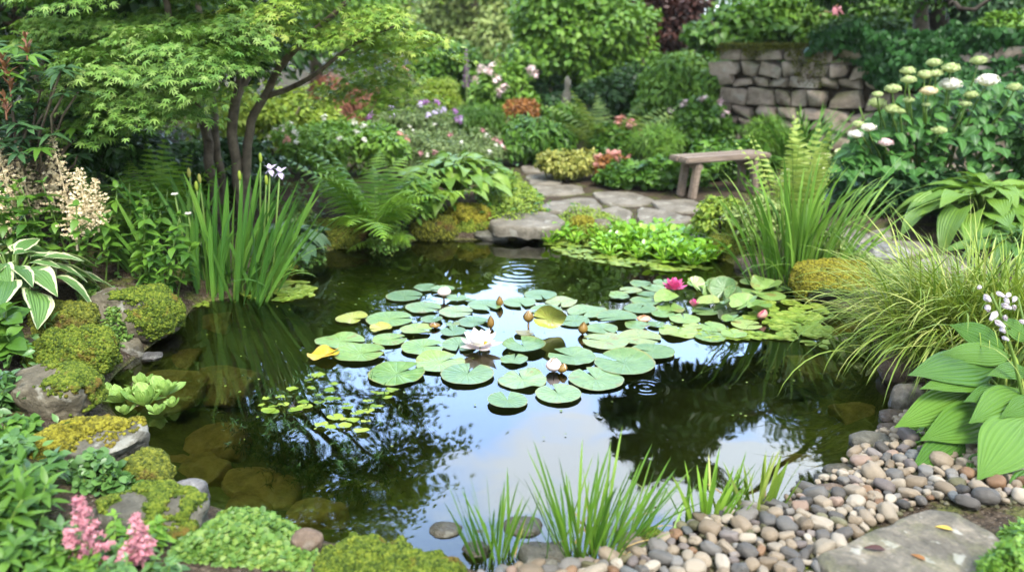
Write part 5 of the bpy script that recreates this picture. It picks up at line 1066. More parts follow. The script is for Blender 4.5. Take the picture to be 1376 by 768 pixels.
def curled_pad():
    c = at_z(731, 447, .0); r = 21 * depth(c) / FPX; g = Geo(); V, F, UV = pad_geo(r, R(200), 91, 0, 6, 1.5, 7); V[:, 2] *= 1.5
    x, y = V[:, 0] / r, V[:, 1] / r; th = R(14) + np.clip(y + .55, 0, 1.6) * R(52); W = np.stack([V[:, 0] * .98 + .02 * y, -r * .2 + r * (y + 1) * np.cos(th) * .75, .012 + r * (y + 1) * np.sin(th) * .72 + V[:, 2]], -1); a = R(24); W = W @ np.array([[math.cos(a), 0, -math.sin(a)], [0, 1, 0], [math.sin(a), 0, math.cos(a)]]); W[:, 2] += .012 - min(0, W[:, 2].min()) * .6
    g.add(W + c, F, UV); tag(g.obj('lily_pad', G['pady'], origin=c), 'olive lily pad curled upright out of the water', 'lily pad')
curled_pad()
def crown_leaf(px, py, w, tilt, az, mat, seed, label, fold=.9):
    c = at_z(px, py, .01); r = w * .40 * depth(c) / FPX; g = Geo(); V, F, UV = pad_geo(r, R(180), seed, 0, 10, 2, 6); V = V + 0; V[:, 2] += fold * np.abs(V[:, 1]) * .55; M = Matrix.Rotation(R(az), 3, 'Z') @ Matrix.Rotation(-R(tilt), 3, 'Y'); W = V @ np.array(M).T; W += [0, 0, .004 - W[:, 2].min()]; g.add(W + c, F, UV); tag(g.obj('lily_leaf', G[mat], origin=c), label, 'lily leaf', 'raised lily leaves round the pink lilies')
for q, a in enumerate([(897,407,44,12,10,'padg','folded olive lily leaf in front of the pink lily'),(958,398,36,62,110,'pad','tall upright lily leaf at the heart of the crown'),(972,400,44,50,60,'pad','broad silvery lily leaf leaning over the crown'),(943,402,30,55,150,'padg','small upright lily leaf behind the pink bud'),(984,404,30,60,80,'pad','brownish pale lily leaf at the back of the crown'),(950,414,44,16,-10,'padg','flat-lying raised lily leaf before the crown'),(1000,412,48,24,30,'padg','bright arched lily leaf beside the red bud'),(1015,424,40,30,200,'padg','lily leaf cupping the red bud'),(932,390,32,35,130,'padg','rounded lily leaf right beside the pink lily'),(972,420,34,40,-30,'pad','bronze lily leaf under the crown'),(1030,388,50,12,40,'padg','large bright lily leaf behind the crown near the iris')]): crown_leaf(*a[:6], 60 + q, a[6])
def petal_t(wd, curl, cup, point=True):
    return leaf(wd, 8, 4, cup, curl, 'ovate')
def lily(name, label, px, py, r, mats, seed, rings, cen=True, z=.02, group=None):
    c = at_z(px, py, z); o = thing(name, label, 'water lily', (c[0], c[1], 0), group); rng = np.random.default_rng(seed)
    for q, (n, el, s, mat) in enumerate(rings):
        g = Geo()
        for k in range(n):
            a = 2 * math.pi * (k + .5 * (q % 2)) / n + rng.normal() * .07; e = R(el) + rng.normal() * .06; D = np.array([math.cos(a) * math.cos(e), math.sin(a) * math.cos(e), math.sin(e)]); N = np.array([-math.cos(a) * math.sin(e), -math.sin(a) * math.sin(e), math.cos(e)])
            g.inst(leaf(.66, 8, 4, .02, -.2, 'ovate', 0, 0, -.09), frames(D[None], N[None], np.array([r * s])), (c + D * r * .05 + [0, 0, .004 * q])[None])
        g.obj('petal_ring', G[mat], o)
    if cen:
        g = Geo(); n = 60; U = rand_dirs(rng, n); U[:, 2] = np.abs(U[:, 2]) + .9; U = unit(U); g.inst(leaf(.2, 3, 2, .1, -.35), frames(U, rand_dirs(rng, n), r * rng.uniform(.4, .52, n)), np.tile(c + [0, 0, .008], (n, 1))); g.obj('stamen', G['yflower'], o)
    s = Geo(); s.tube([c + [0, 0, .005], [c[0], c[1], -.12]], [.006, .005], 6); s.obj('stem', G['stem'], o); return o
Rw = 28 * depth(at_z(645, 470)) / FPX
lily('water_lily', 'open white water lily with a yellow centre', 645, 467, Rw, None, 1, [(5, 2, 1.05, 'petalpink'), (6, 22, 1.0, 'petal'), (6, 42, .92, 'petal'), (4, 58, .7, 'petal')], z=.016)
lily('water_lily', 'open magenta-pink water lily on the pads', 906, 389, 17 * depth(at_z(906, 388)) / FPX, None, 2, [(7, 12, 1, 'magenta'), (7, 36, .95, 'magenta'), (6, 60, .8, 'magenta')], z=.06, cen=True)
lily('water_lily', 'small half-open pink water lily beside the leaf crown', 932, 412, 10 * depth(at_z(932, 412)) / FPX, None, 3, [(6, 40, 1, 'pink'), (6, 65, .95, 'magenta')], z=.03, cen=False)
def bud(label, px, py, hpx, wpx, stalk, mats, seed, lean=(0, 0), open_=.0):
    base_ = at_z(px, py, 0); d = depth(base_); h = hpx * d / FPX; w = wpx * d / FPX; o = thing('lily_bud', label, 'flower bud', base_); rng = np.random.default_rng(seed); st = stalk * d / FPX; ax = unit(np.array([lean[0], lean[1], 1.0])); c = base_ + ax * st
    for q, (n, mat, s, op) in enumerate([(4, mats[1], 1.0, open_ + .12), (5, mats[0], .97, open_ * .6 + .02)]):
        g = Geo()
        for k in range(n):
            a = 2 * math.pi * (k + .5 * q) / n + rng.normal() * .1; t = np.linspace(0, 1, 9); prof = np.sin(np.pi * np.clip(t * .93 + .05, 0, 1) ** .8) * w / 2 * (1 + .1 * (1 - q)) + op * w * .35 * t ** 2; half = 2 * math.pi / n * .62
            V = []
            for i_, tt in enumerate(t):
                for j_ in np.linspace(-1, 1, 5):
                    an = a + j_ * half * (1 - .75 * tt ** 3); V.append(c + np.array([math.cos(an) * prof[i_], math.sin(an) * prof[i_], 0]) + ax * (h * s * tt * (1 - .06 * abs(j_))))
            F = np.array([[5 * i_ + j_, 5 * i_ + j_ + 1, 5 * i_ + j_ + 6, 5 * i_ + j_ + 5] for i_ in range(8) for j_ in range(4)]); uv = np.stack([np.tile(np.linspace(0, 1, 5), 9), np.repeat(t, 5)], -1); g.add(np.array(V), F, uv)
        g.obj('sepal' if q == 0 else 'petal', G[mat], o)
    s = Geo(); s.tube([base_ - [0, 0, .12], c + ax * .004], [.006, .006], 7); s.obj('stem', G['sepal'], o); return o
bud('fat cream water lily bud beginning to open', 744, 499, 19, 19, 1, ('bud', 'petalpink'), 1, open_=.25)
bud('small open-sided brown sepal bud leaning on the cream bud', 754, 501, 14, 12, 1, ('bud', 'sepal'), 2, (.25, 0))
bud('blush pink bud on a short stalk among the rear pads', 596, 403, 13, 16, 6, ('petalpink', 'petalpink'), 3, (.1, 0), .35)
bud('tiny dark brown bud standing behind the olive bud', 671.5, 412, 16, 9, 0, ('sepal', 'sepal'), 4)
bud('cream-tipped brown bud on a stalk beside the curled pad', 710, 440, 17, 13, 8, ('bud', 'sepal'), 5, open_=.1)
bud('slim olive bud standing just behind the white lily', 659.5, 441, 19, 9, 0, ('sepal', 'sepal'), 6)
bud('lone brown pointed bud right of the curled pad', 782.5, 449, 17, 12, 1, ('sepal', 'sepal'), 7, (.08, 0))
bud('small blush bud lying low between the left pads', 586, 440, 8, 14, 1, ('petalpink', 'sepal'), 8, (-.5, -.2), .2)
bud('red-tipped bud in the cupped leaf', 1021, 430, 15, 12, 2, ('magenta', 'salmon'), 9, (.3, -.1))
bud('peach withered bloom floating by the grey-green pads', 864, 431, 8, 16, 0, ('peach', 'peach'), 10, (.2, 0), .5)

# ------------------------------------------------------------------ duckweed, floating plants
def duckmat(poly, n, size, seed, label, hole=.18):
    rng = np.random.default_rng(seed); P = np.array([at_z(*q)[:2] for q in poly]); lo, hi = P.min(0), P.max(0); q = lo + rng.random((n * 3, 2)) * (hi - lo); q = q[in_poly(P, q[:, 0], q[:, 1])]; d = -sdist(P, q[:, 0], q[:, 1])
    nz = fbm(np.stack([q[:, 0] * 15, q[:, 1] * 15, q[:, 0] * 0], -1), seed, 2); q = q[(nz > -.22 + hole - d * .6) & (nz + d * 6 > -.05)][:n]
    g = Geo(); m = len(q); N = unit(np.array([0, 0, 1.0]) + rng.normal(size=(m, 3)) * .07); g.inst(disc(8, .06), frames(np.cross(N, rand_dirs(rng, m)), N, size * rng.uniform(.5, 1.2, m)), np.stack([q[:, 0], q[:, 1], rng.uniform(.003, .010, m)], -1)); structure(g.obj('duckweed', G['duck'], origin=(0, 0, 0)), 'stuff', label)
duckmat([(1025,402),(1070,405),(1108,412),(1118,440),(1108,470),(1075,462),(1020,452),(985,445),(1000,425)], 1700, .019, 1, 'bright duckweed mat beside the pink lilies')
duckmat([(880,440),(935,430),(1000,445),(1030,456),(960,460),(900,452)], 330, .016, 2, 'thin duckweed strip in front of the pink lilies')
duckmat([(720,316),(760,312),(800,330),(880,350),(960,362),(900,366),(830,358),(760,345),(735,332)], 1500, .018, 3, 'duckweed fringe round the floating leaf bed', .0)
duckmat([(318,385),(360,378),(424,380),(424,398),(380,406),(330,404)], 750, .018, 4, 'duckweed patch at the foot of the iris', .0)
duckmat([(248,400),(275,402),(282,414),(250,412)], 160, .012, 5, 'little duckweed patch by the big brownish rock')
duckmat([(400,300),(1000,380),(1100,520),(900,600),(300,620),(240,480)], 170, .006, 6, 'scattered duckweed specks on open water', -1)
def rosette(b, n, L, T, mat, seed, name, label, cat, group, rise=(.25, 1.25), W=1.0, petiole=.0):
    rng = np.random.default_rng(seed); o = thing(name, label, cat, b, group); g, s = Geo(), Geo(); b = np.asarray(b, float)
    for k in range(n):
        t = k / n; a = k * 2.39996 + rng.uniform(0, .4); e = rise[1] + (rise[0] - rise[1]) * t + rng.normal() * .1; h = np.array([math.cos(a), math.sin(a), 0]); D = h * math.cos(e) + np.array([0, 0, math.sin(e)]); N = -h * math.sin(e) + np.array([0, 0, math.cos(e)]); p = b + h * .004
        if petiole:
            p2 = b + D * petiole * rng.uniform(.6, 1.2) + h * .01; s.tube([b, (b + p2) / 2 + h * .006, p2], [.007, .009, .004], 5, False); p = p2; D = unit(D * .6 + h * .5 + np.array([0, 0, .15])); N = unit(np.array([0, 0, 1.0]) - h * .35 + rng.normal(size=3) * .2)
        sz = L * rng.uniform(.75, 1.1) * (.6 + .5 * t); g.inst(T[rng.integers(len(T))], frames(D[None], N[None], np.array([[sz * W, sz, sz]])), p[None])
    g.obj('foliage', G[mat], o)
    if petiole: s.obj('stem', G['cress'], o)
    return o
LET = [(163,540,13,.085,'large water lettuce rosette nearest the rough grey-brown rock'),(196,545,15,.10,'largest water lettuce rosette in the middle of its group'),(222,532,14,.09,'water lettuce rosette on the open-water side of its group'),(192,522,11,.075,'water lettuce rosette at the back of its group'),(168,556,8,.05,'small water lettuce rosette at the front by the rock'),(232,546,8,.05,'small water lettuce rosette at the open-water front'),(148,532,9,.06,'pale water lettuce rosette tucked against the rock'),(212,556,8,.05,'small water lettuce rosette before the largest one')]
for q, (px, py, n, L, lab) in enumerate(LET): rosette(at_z(px, py, .004), n + 3, L * 1.1, T_SPN, 'lettuce', 20 + q, 'water_lettuce', lab, 'floating plant', 'water lettuce rosettes by the rocks')
def floating_bed():
    rng = np.random.default_rng(12); poly = np.array([at_z(*q)[:2] for q in [(790,325),(840,312),(905,312),(945,322),(968,345),(940,358),(880,352),(810,342)]]); lo, hi = poly.min(0), poly.max(0); n = 0; P = []
    protos = [rosette((0, 0, 0), 13, .075, variants(3, width=.85, rows=5, cols=4, shape='round', fold=.25, droop=.1), 'cress', 60 + k, 'floating_plant', 'round-leaved bright green floating plant in the bed at the back of the pond', 'floating plant', 'round-leaved floating plants at the back of the pond', (.35, 1.35), 1, .085) for k in range(3)]
    for _ in range(4000):
        q = lo + rng.random(2) * (hi - lo)
        if len(P) > 44 or not in_poly(poly, q[:1], q[1:])[0] or any(np.hypot(*(q - p)) < .095 for p in P): continue
        P.append(q)
    P += [at_z(*q)[:2] for q in [(748,322),(760,318),(738,326),(772,326)]]
    for k, q in enumerate(P):
        o = protos[k % 3]; s = rng.uniform(.8, 1.25)
        if k < 3: o.location = (*q, .0); o.scale = (s,) * 3
        else: copy_thing(o, (*q, 0), rng.uniform(0, 6.28), s)
floating_bed()
def weed():
    o = thing('floating_weed', 'trailing pond weed with small floating oval leaves over dark water', 'water plant', at_z(440, 550)); rng = np.random.default_rng(8); g, s, u = Geo(), Geo(), Geo()
    L = [(362,538),(375,533),(392,524),(414,512),(420,508),(432,506),(418,522),(445,523),(448,518),(443,537),(452,536),(430,540),(408,543),(398,552),(410,548),(363,552),(368,546),(364,556),(465,545),(470,550),(480,556),(505,528),(515,529),(525,528),(495,540),(505,546),(512,548),(445,577),(434,572),(465,575),(475,565),(490,567),(485,578),(460,566),(353,545),(450,562),(497,552),(520,534),(430,530),(382,545)]
    for (px, py) in L:
        c = at_z(px + rng.normal() * 1.5, py + rng.normal(), .004); V, F, UV = pad_geo(rng.uniform(.013, .028), rng.uniform(0, 6.28), int(rng.integers(999)), 0, 9, 1, 2, 18); V[:, :2] *= [1.25, .9]; g.add(V + c, F, UV)
        e = c + np.array([rng.uniform(.0, .25), -rng.uniform(.0, .12), -rng.uniform(.12, .3)]); s.tube([c - [0, 0, .004], (c + e) / 2 + [0, 0, .02], e], [.003, .003, .003], 5, False)
    for k in range(170):
        c = at_z(rng.uniform(345, 520), rng.uniform(530, 650), -.06); c[2] = -rng.uniform(.03, .2); d = unit(np.array([rng.normal(), rng.normal() * .5, .25])); B = c[None]; n = 14; P = c + d * np.linspace(0, .2, n)[:, None]; q = np.repeat(P, 3, 0); D = rand_dirs(rng, len(q)); u.inst(leaf(.12, 2, 2), frames(D, rand_dirs(rng, len(q)), np.full(len(q), .03)), q)
    g.obj('foliage', G['duck'], o); s.obj('stem', G['stem'], o); u.obj('foliage', G['dark'], o)['label'] = 'feathery submerged foliage'
weed()
# ------------------------------------------------------------------ left bank plants
def spikes(o, spec, mat, seed, Y):
    for q, (px, pyb, pyt, w, Yq) in enumerate(spec):
        a = at_y(px, pyb, Yq); t = at_y(px, pyt, Yq); plume(o, a, t[2] - a[2], w * depth(a) / FPX, mat, seed + q, ((q * 37 % 11 - 5) * .018, 0))
o, _ = leafy('astilbe', 'cream plumed astilbe behind the variegated hosta', base(105, 4.5), 46, .56, 1.15, T_OV, 'mid', .085, 1, 5, 6, 'plant', dpt=.7)
spikes(o, [(14,262,172,56,4.5),(42,290,196,60,4.6),(72,268,212,34,4.7),(95,290,182,66,4.5),(118,305,226,60,4.4),(132,300,240,44,4.5),(8,318,250,54,4.4),(60,262,206,34,4.75),(103,325,262,50,4.3),(30,318,262,30,4.45)], 'cream', 900, 4.5)
def rhododendron():
    b = base(35, 4.9); o = thing('rhododendron', 'dark rhododendron with reddish new shoots in the corner behind the astilbe', 'shrub', b); rng = np.random.default_rng(4); g, s = Geo(), Geo(); g2 = Geo()
    for k in range(150):
        px = rng.uniform(-60, 112); py = rng.uniform(58 + max(0, (px - 60) * 1.0), 215); Y = rng.uniform(4.35, 5.1); c = at_y(px, py, Y); n = 8; a = np.arange(n) * .785 + rng.random(); D = np.stack([np.cos(a), np.sin(a), rng.normal(size=n) * .2 + .05], -1)
        (g2 if rng.random() < .22 else g).insts(T_LAN, frames(unit(D), np.tile([0, -.25, 1.0], (n, 1)) + rng.normal(size=(n, 3)) * .1, .105 * rng.uniform(.7, 1.15, n)), np.tile(c, (n, 1)), rng)
        if k % 3 == 0: limb(s, b + [rng.uniform(-.2, .2), 0, .1], c, .012, .005, rng, .0, 6, .03)
    g.obj('foliage', G['dark2'], o); g2.obj('foliage', G['mid'], o)['label'] = 'leaf whorls in lighter green, light put into the colour'; s.obj('stem', G['bark'], o)  # lighter leaf colour mixed in where the shrub lacks light
    for (px, py, Y) in [(34,50,4.5),(4,78,4.4),(6,130,4.3),(12,98,4.35)]:
        c = at_y(px, py, Y); n = 14; a = np.arange(n) * 2.4; e = Geo(); D = np.stack([np.cos(a) * .5, np.sin(a) * .5, np.full(n, .9)], -1); e.insts(T_LAN, frames(unit(D), np.tile([0, -.2, 1.0], (n, 1)), .058 * rng.uniform(.7, 1.2, n)), np.stack([np.full(n, c[0]), np.full(n, c[1]), c[2] - .09 * rng.random(n)], -1), rng); e.tube([c - [.01, 0, .12], c], [.005, .004], 5); e.obj('new_shoot', G['redtip'], o)['label'] = 'reddish new shoot'
rhododendron()
hosta('hosta', 'variegated hosta with cream-edged leaves above the mossy rocks', base(22, 3.85) + [0, 0, .05], 46, .24, T_HOSN, 'hosta_var', 3, W=1.2, dome=.26)
fern('fern', 'upright green fern behind the iris fan under the maple', base(225, 5.2), 18, .74, 4, 'fern', .2, (.1, .6), (.4, 1.0), 16)
fern('fern', 'yellowish fern sprays between the cream astilbe and the iris', base(165, 4.95), 14, .62, 5, 'fern', .22, (.3, .8), (.4, 1.0))
def iris_flowers(g, rng, b): pass
def iris():
    b = base(288, 4.72, 0); b[2] = -.02; rng = np.random.default_rng(6); o = thing('iris', 'tall fan of blue-green iris blades standing at the pond edge', 'plant', b); g, s = Geo(), Geo(); n = 150
    fx = rng.choice([-.33, -.2, -.1, 0.02, .13, .22, .3], n) + rng.normal(size=n) * .035; fy = rng.normal(size=n) * .09; B = b + np.stack([fx, fy, np.zeros(n)], -1); outx = fx / .35
    az = np.where(outx + rng.normal(size=n) * .35 < 0, math.pi, 0) + rng.normal(size=n) * .5; le = np.clip(.03 + .46 * np.abs(outx) + rng.normal(size=n) * .05, 0, .6); be = np.abs(rng.normal(size=n)) * .24 + .02
    ribbon(g, B, az, le, be, .77 * rng.uniform(.5, 1.12, n), .027 * rng.uniform(.7, 1.15, n), 9, .12, 2.2, 2, .88, side=rng.normal(size=n) * .5 + np.where(np.cos(az) > 0, -.9, .9) * 1.2)
    m = 16; ribbon(g, b + np.stack([rng.uniform(-.3, .42, m), rng.normal(size=m) * .1, np.zeros(m)], -1), rng.choice([0, .3, -.4, 3.4], m, p=[.4, .25, .2, .15]), rng.uniform(.3, .6, m), rng.uniform(1.2, 2.1, m), .5 * rng.uniform(.6, 1.1, m), np.full(m, .018), 12, .2, 1.4, 2, .85)
    g.obj('foliage', G['iris'], o)
    for (px, py, k) in [(363,228,'f'),(376,232,'f'),(235,262,'w'),(253,288,'w'),(350,212,'b'),(358,242,'b'),(268,240,'d'),(254,232,'d'),(264,250,'b'),(322,236,'b')]:
        c = at_y(px, py, 4.72 + rng.normal() * .05); s.tube([[b[0] + (c[0] - b[0]) * .75, c[1], -.02], [b[0] + (c[0] - b[0]) * .9, c[1], c[2] * .6], c], [.007, .006, .005], 6); e = Geo()
        if k == 'f':
            for q in range(6): a = q * 1.047; D = np.array([math.cos(a), math.sin(a), -.5 if q % 2 else 1.3]); e.inst(leaf(.6, 5, 2, .15, .3), frames(unit(D)[None], np.array([[0, -.3, 1.0]]), np.array([.05])), c[None])
            e.obj('flower', G['lilac'], o)['label'] = 'pale lilac-white iris flower'
        elif k == 'w':
            for q in range(5): a = q * 1.257; e.inst(leaf(.8, 4, 2, .2, .2), frames(unit(np.array([math.cos(a), math.sin(a) - .3, .6]))[None], np.array([[0, -.5, 1.0]]), np.array([.026])), c[None])
            e.obj('flower', G['white'], o)['label'] = 'small white opening iris bud'
        else:
            e.add(ICO[2][0] * np.array([.011, .011, .032]) + c, ICO[2][1])
            if k == 'b': e.obj('bud', G['lime'], o)
            else: e.obj('seed_pod', G['yellow'], o)['label'] = 'yellowed spent bloom'
    s.obj('stem', G['stem'], o)
iris()
hosta('hosta', 'dark blue-green hosta between the iris and the ferns', base(392, 5.5) + [0, 0, .03], 56, .135, T_HOS, 'blue', 7, W=1.25, dome=.25)
fern('fern', 'big fresh green fern arching over the back rocks', base(502, 5.98) + [0, 0, .14], 28, .88, 8, 'fern_big', .23, (.3, 1.05), (.5, 1.2), 17)
fern('fern', 'small drooping fern hanging towards the water below the big fern', base(520, 5.98) + [0, 0, .1], 9, .36, 9, 'fern', .3, (.9, 1.3), (.8, 1.3), 20, az=(215, 330))
hosta('hosta', 'large glossy light green hosta above the moss cushions', base(612, 6.75) + [0, 0, .16], 100, .21, T_HOS, 'hosta_y', 10, W=1.0, dome=.40)
shrub('leafy_plant', 'light green leafy sprig between the big fern and the hosta', 560, 6.2, 238, 60, T_OV, 'bright', 420, .06, 11, cat='plant', stem=False, up=.9)
def cover(name, label, poly, n, T, mat, size, seed, z=.14, hgt=.05, world=None, kind='stuff', cat=None, lump=.04, up=.8):
    """a low mat of small leaves on the ground"""
    rng = np.random.default_rng(seed); P = np.array([at_z(*q, z)[:2] for q in poly]) if world is None else np.array(world); lo, hi = P.min(0), P.max(0); q = lo + rng.random((n * 4, 2)) * (hi - lo); d = sdist(P, q[:, 0], q[:, 1]); q = q[(d < 0)][:n]; m = len(q); dd = -sdist(P, q[:, 0], q[:, 1])
    hz = np.maximum(height(q[:, 0], q[:, 1]), 0) + (hgt * rng.random(m) ** .6 + lump * (1 + fbm(np.stack([q[:, 0] * 6, q[:, 1] * 6, q[:, 0] * 0], -1), seed, 3))) * np.clip(dd / .08, .15, 1)
    N = unit(np.array([0, 0, up]) + rng.normal(size=(m, 3)) * .4 + np.array([0, -.15, 0])); D = unit(np.cross(N, rand_dirs(rng, m))); g = Geo(); g.insts(T, frames(D, N, size * rng.uniform(.55, 1.25, m)), np.stack([q[:, 0], q[:, 1], hz], -1), rng); c = [*P.mean(0), 0]
    if kind == 'stuff': return structure(g.obj(name, G[mat], origin=c), 'stuff', label)
    c[2] = gz(*P.mean(0)); o = thing(name, label, cat, c); g.obj('foliage', G[mat], o)
    s = Geo(); k = rng.choice(m, min(m // 8, 260), replace=False)
    for e in k: s.tube([[q[e, 0] + rng.normal() * .02, q[e, 1] + rng.normal() * .02, float(max(0, hz[e] - hgt - lump))], [q[e, 0], q[e, 1], hz[e]]], [.003, .002], 4, False)
    s.obj('stem', G['stem'], o); return o
cover('creeping_plant', 'creeping round-leaved ground cover below the left rocks at the near shore', [(232,778),(245,742),(290,712),(300,690),(340,680),(385,690),(405,710),(400,735),(425,750),(415,778)], 5600, T_RND, 'jenny', .019, 20, .05, .03, kind='thing', cat='ground cover', lump=.016)
cover('creeping_plant', 'tiny-leaved green creeper between the brown lump and the big brownish rock', [(105,402),(135,405),(150,425),(185,425),(184,445),(150,462),(128,446),(108,425)], 1700, T_RND, 'jenny', .022, 21, .1, .07, kind='thing', cat='ground cover')
cover('creeping_plant', 'tiny-leaved creeper spilling from the mossy rock beside the iris', [(376,318),(410,304),(438,322),(434,345),(405,356),(380,348)], 1300, T_RND, 'jenny', .024, 22, .05, .14, kind='thing', cat='ground cover')
cover('creeping_plant', 'bright small-leaved creeper hanging into the water below the big fern', [(490,300),(545,300),(548,330),(520,342),(494,332)], 1500, T_RND, 'jenny', .024, 23, .02, .16, kind='thing', cat='ground cover')
cover('creeping_plant', 'low yellow-green cover between the hosta and the path', [(640,278),(655,245),(690,240),(728,255),(735,272),(700,284),(655,284)], 3400, T_OV, 'lime', .03, 24, .2, .10, kind='thing', cat='ground cover')
cover('creeping_plant', 'leafy green cover on the path edge behind the hosta', [(640,250),(670,225),(700,245),(690,262),(650,268)], 1800, T_OV, 'bright', .035, 25, .22, .13, kind='thing', cat='ground cover')
cover('creeping_plant', 'low mossy creeper between the slab and the thin reed', [(752,300),(748,284),(790,276),(845,290),(850,302),(815,306),(790,304),(765,308)], 2400, T_OV, 'lime', .022, 26, .13, .05, kind='thing', cat='ground cover')
cover('creeping_plant', 'scalloped little leaves round the golden-mossed rock and the pink astilbe', [(95,622),(130,612),(190,632),(170,655),(140,660),(95,655)], 420, T_RND, 'bank', .03, 27, .13, .05, kind='thing', cat='ground cover')
cover('creeping_plant', 'low creeper between the craggy rock and the sedge', [(1110,345),(1150,352),(1215,372),(1250,395),(1200,410),(1165,375),(1120,358)], 2400, T_OV, 'pale', .022, 28, .08, .05, kind='thing', cat='ground cover')
cover('creeping_plant', 'bright fine-leaved low plant at the corner beside the flat slab', [(1290,775),(1310,745),(1340,735),(1352,700),(1372,690),(1400,700),(1400,800),(1290,800)], 3200, T_OV, 'bright', .022, 29, .12, .09, kind='thing', cat='ground cover')
cover('creeping_plant', 'soft green moss patch between the pebbles and the flat slab', [(1078,775),(1090,755),(1100,750),(1130,765),(1135,780)], 1700, T_LAN, 'moss', .016, 30, .06, .012, kind='thing', cat='ground cover', lump=.012)
cover('creeping_plant', 'little sprig of green leaves among the stones beneath the big hosta', [(1218,580),(1240,568),(1262,580),(1255,605),(1225,602)], 260, T_OV, 'bright', .035, 31, .05, .05, kind='thing', cat='ground cover')
# bank cover as one mass: whatever soil the beds leave open
def bed_cover(name, label, n, T, mat, size, seed, test, hgt):
    rng = np.random.default_rng(seed); q = np.stack([rng.uniform(-8, 9, n * 5), rng.uniform(2.0, 15, n * 5)], -1); q = q[np.abs(q[:, 0]) < q[:, 1] * .72 + .5]; d = sdist(POND, q[:, 0], q[:, 1]); q = q[(d > .22) & ~in_poly(PATH_POLY, q[:, 0], q[:, 1]) & ~in_poly(PEB_POLY, q[:, 0], q[:, 1])]; q = q[test(q[:, 0], q[:, 1])][:n]; m = len(q)
    z = height(q[:, 0], q[:, 1]) + hgt * rng.random(m) * (1 + .8 * fbm(np.stack([q[:, 0] * 2, q[:, 1] * 2, q[:, 0] * 0], -1), seed, 3)); N = unit(np.array([0, -.2, .8]) + rng.normal(size=(m, 3)) * .45); g = Geo(); g.insts(T, frames(np.cross(N, rand_dirs(rng, m)), N, size * rng.uniform(.6, 1.3, m)), np.stack([q[:, 0], q[:, 1], z], -1), rng); structure(g.obj(name, G[mat], origin=(0, 0, 0)), 'stuff', label)
clear = lambda x, y: ~((x > .3) & (x < 3.4) & (y < 3.4)) & ~((x > 2.4) & (x < 5.2) & (y > 4.9) & (y < 6.2))
bed_cover('ground_cover', 'low mixed green leaves covering the soil of the beds', 16000, T_OV, 'mid', .055, 35, lambda x, y: clear(x, y) & (y > 5.8), .16)
bed_cover('ground_cover', 'dark low leaves covering the shaded bank', 9000, T_OV, 'bank', .045, 36, lambda x, y: (x < -1.5) & (y < 7), .10)
# foreground left plants
def fl(label, px, Y, n, h, w, T, mat, ls, seed, wh=5, nd=5, cat='plant', up=.25): return leafy('leafy_plant', label, base(px, Y), n, h, w, T, mat, ls, seed, wh, nd, cat, dpt=w, up=up)
def fl2(label, px, Y, top, n, wpx, T, mat, ls, seed, wh=5, nd=5, up=.25, hs=1.0, stems=True):
    b = base(px, Y); h = max(at_y(px, top, Y)[2] - b[2], .08) * hs; w = wpx * depth(b) / FPX; return leafy('leafy_plant', label, b, n, h, w, T, mat, ls, seed, wh, nd, 'plant', dpt=w * .7, up=up, stems=stems)
fl2('broad-leaved green plant below the variegated hosta at the frame edge', -8, 3.3, 412, 8, 70, T_OVW, 'mid', .11, 40, 4, 4)
fl2('toothed dark green plant beside the rough grey-brown rock', -14, 2.85, 505, 16, 60, T_OV, 'bank', .065, 41)
fl2('light green bushy plant in front of the rough grey-brown rock', -2, 2.5, 568, 20, 80, T_OVW, 'mid', .055, 42)
fl2('broad-leaved plant beside the golden-mossed rock', 18, 2.2, 600, 16, 90, T_OVW, 'bank', .065, 43, 4, 4)
fl2('long-leaved green plant in the near corner', -12, 1.98, 628, 20, 120, T_LAN, 'mid', .095, 44, 4, 4, .6)
fl2('leafy plant around the foot of the pink astilbe', 62, 1.88, 705, 18, 150, T_OV, 'bank', .05, 45, 4, 4)
fl2('low fresh green plant at the bottom corner below the long-leaved one', 0, 1.78, 728, 18, 150, T_OV, 'mid', .055, 46, 4, 3, stems=False)
fl2('small-leaved plant under the big mossy rock beside the pink astilbe', 205, 1.78, 770, 16, 130, T_OV, 'bank', .04, 48, 4, 3)
o, _ = leafy('astilbe', 'pink feathery astilbe in front of the big mossy rock', base(150, 1.82), 12, .09, .24, T_OV, 'bright', .045, 47, 4, 4, 'plant')
spikes(o, [(128,752,668,60,1.84),(192,752,692,40,1.84),(172,766,740,36,1.82),(104,758,712,28,1.83)], 'pink', 950, 2.0)
# ------------------------------------------------------------------ right side plants
shrub('coral_bells', 'low lobed-leaf plant mass below the hydrangea', 1190, 6.55, 222, 155, T_RND, 'dark2', 2300, .075, 50, cat='plant', stem=False, up=1.0, dfac=.6)
shrub('coral_bells', 'lobed-leaf plant at the foot of the hydrangea by the bright hosta', 1262, 6.3, 236, 90, T_RND, 'dark2', 1300, .07, 51, cat='plant', stem=False, up=1.0)
hosta('hosta', 'pale yellow and white-edged hosta beside the hydrangea', base(1118, 7.45) + [0, 0, .05], 40, .2, T_HOS, 'hosta_pale', 52, dome=.34)
shrub('leafy_plant', 'mid green leaf mass between the pale hosta and the hydrangea', 1150, 7.1, 205, 90, T_OVW, 'mid', 1600, .08, 57, cat='plant', stem=False)
hosta('hosta', 'large yellow-green hosta at the far side of the path', base(1318, 5.75) + [0, 0, .02], 80, .29, T_HOS, 'hosta_y', 53, W=1.0, dome=.42)
hosta('hosta', 'small mid green hosta behind the arching sedge at the frame edge', base(1368, 5.05), 34, .2, T_HOS, 'hosta', 54, dome=.26)
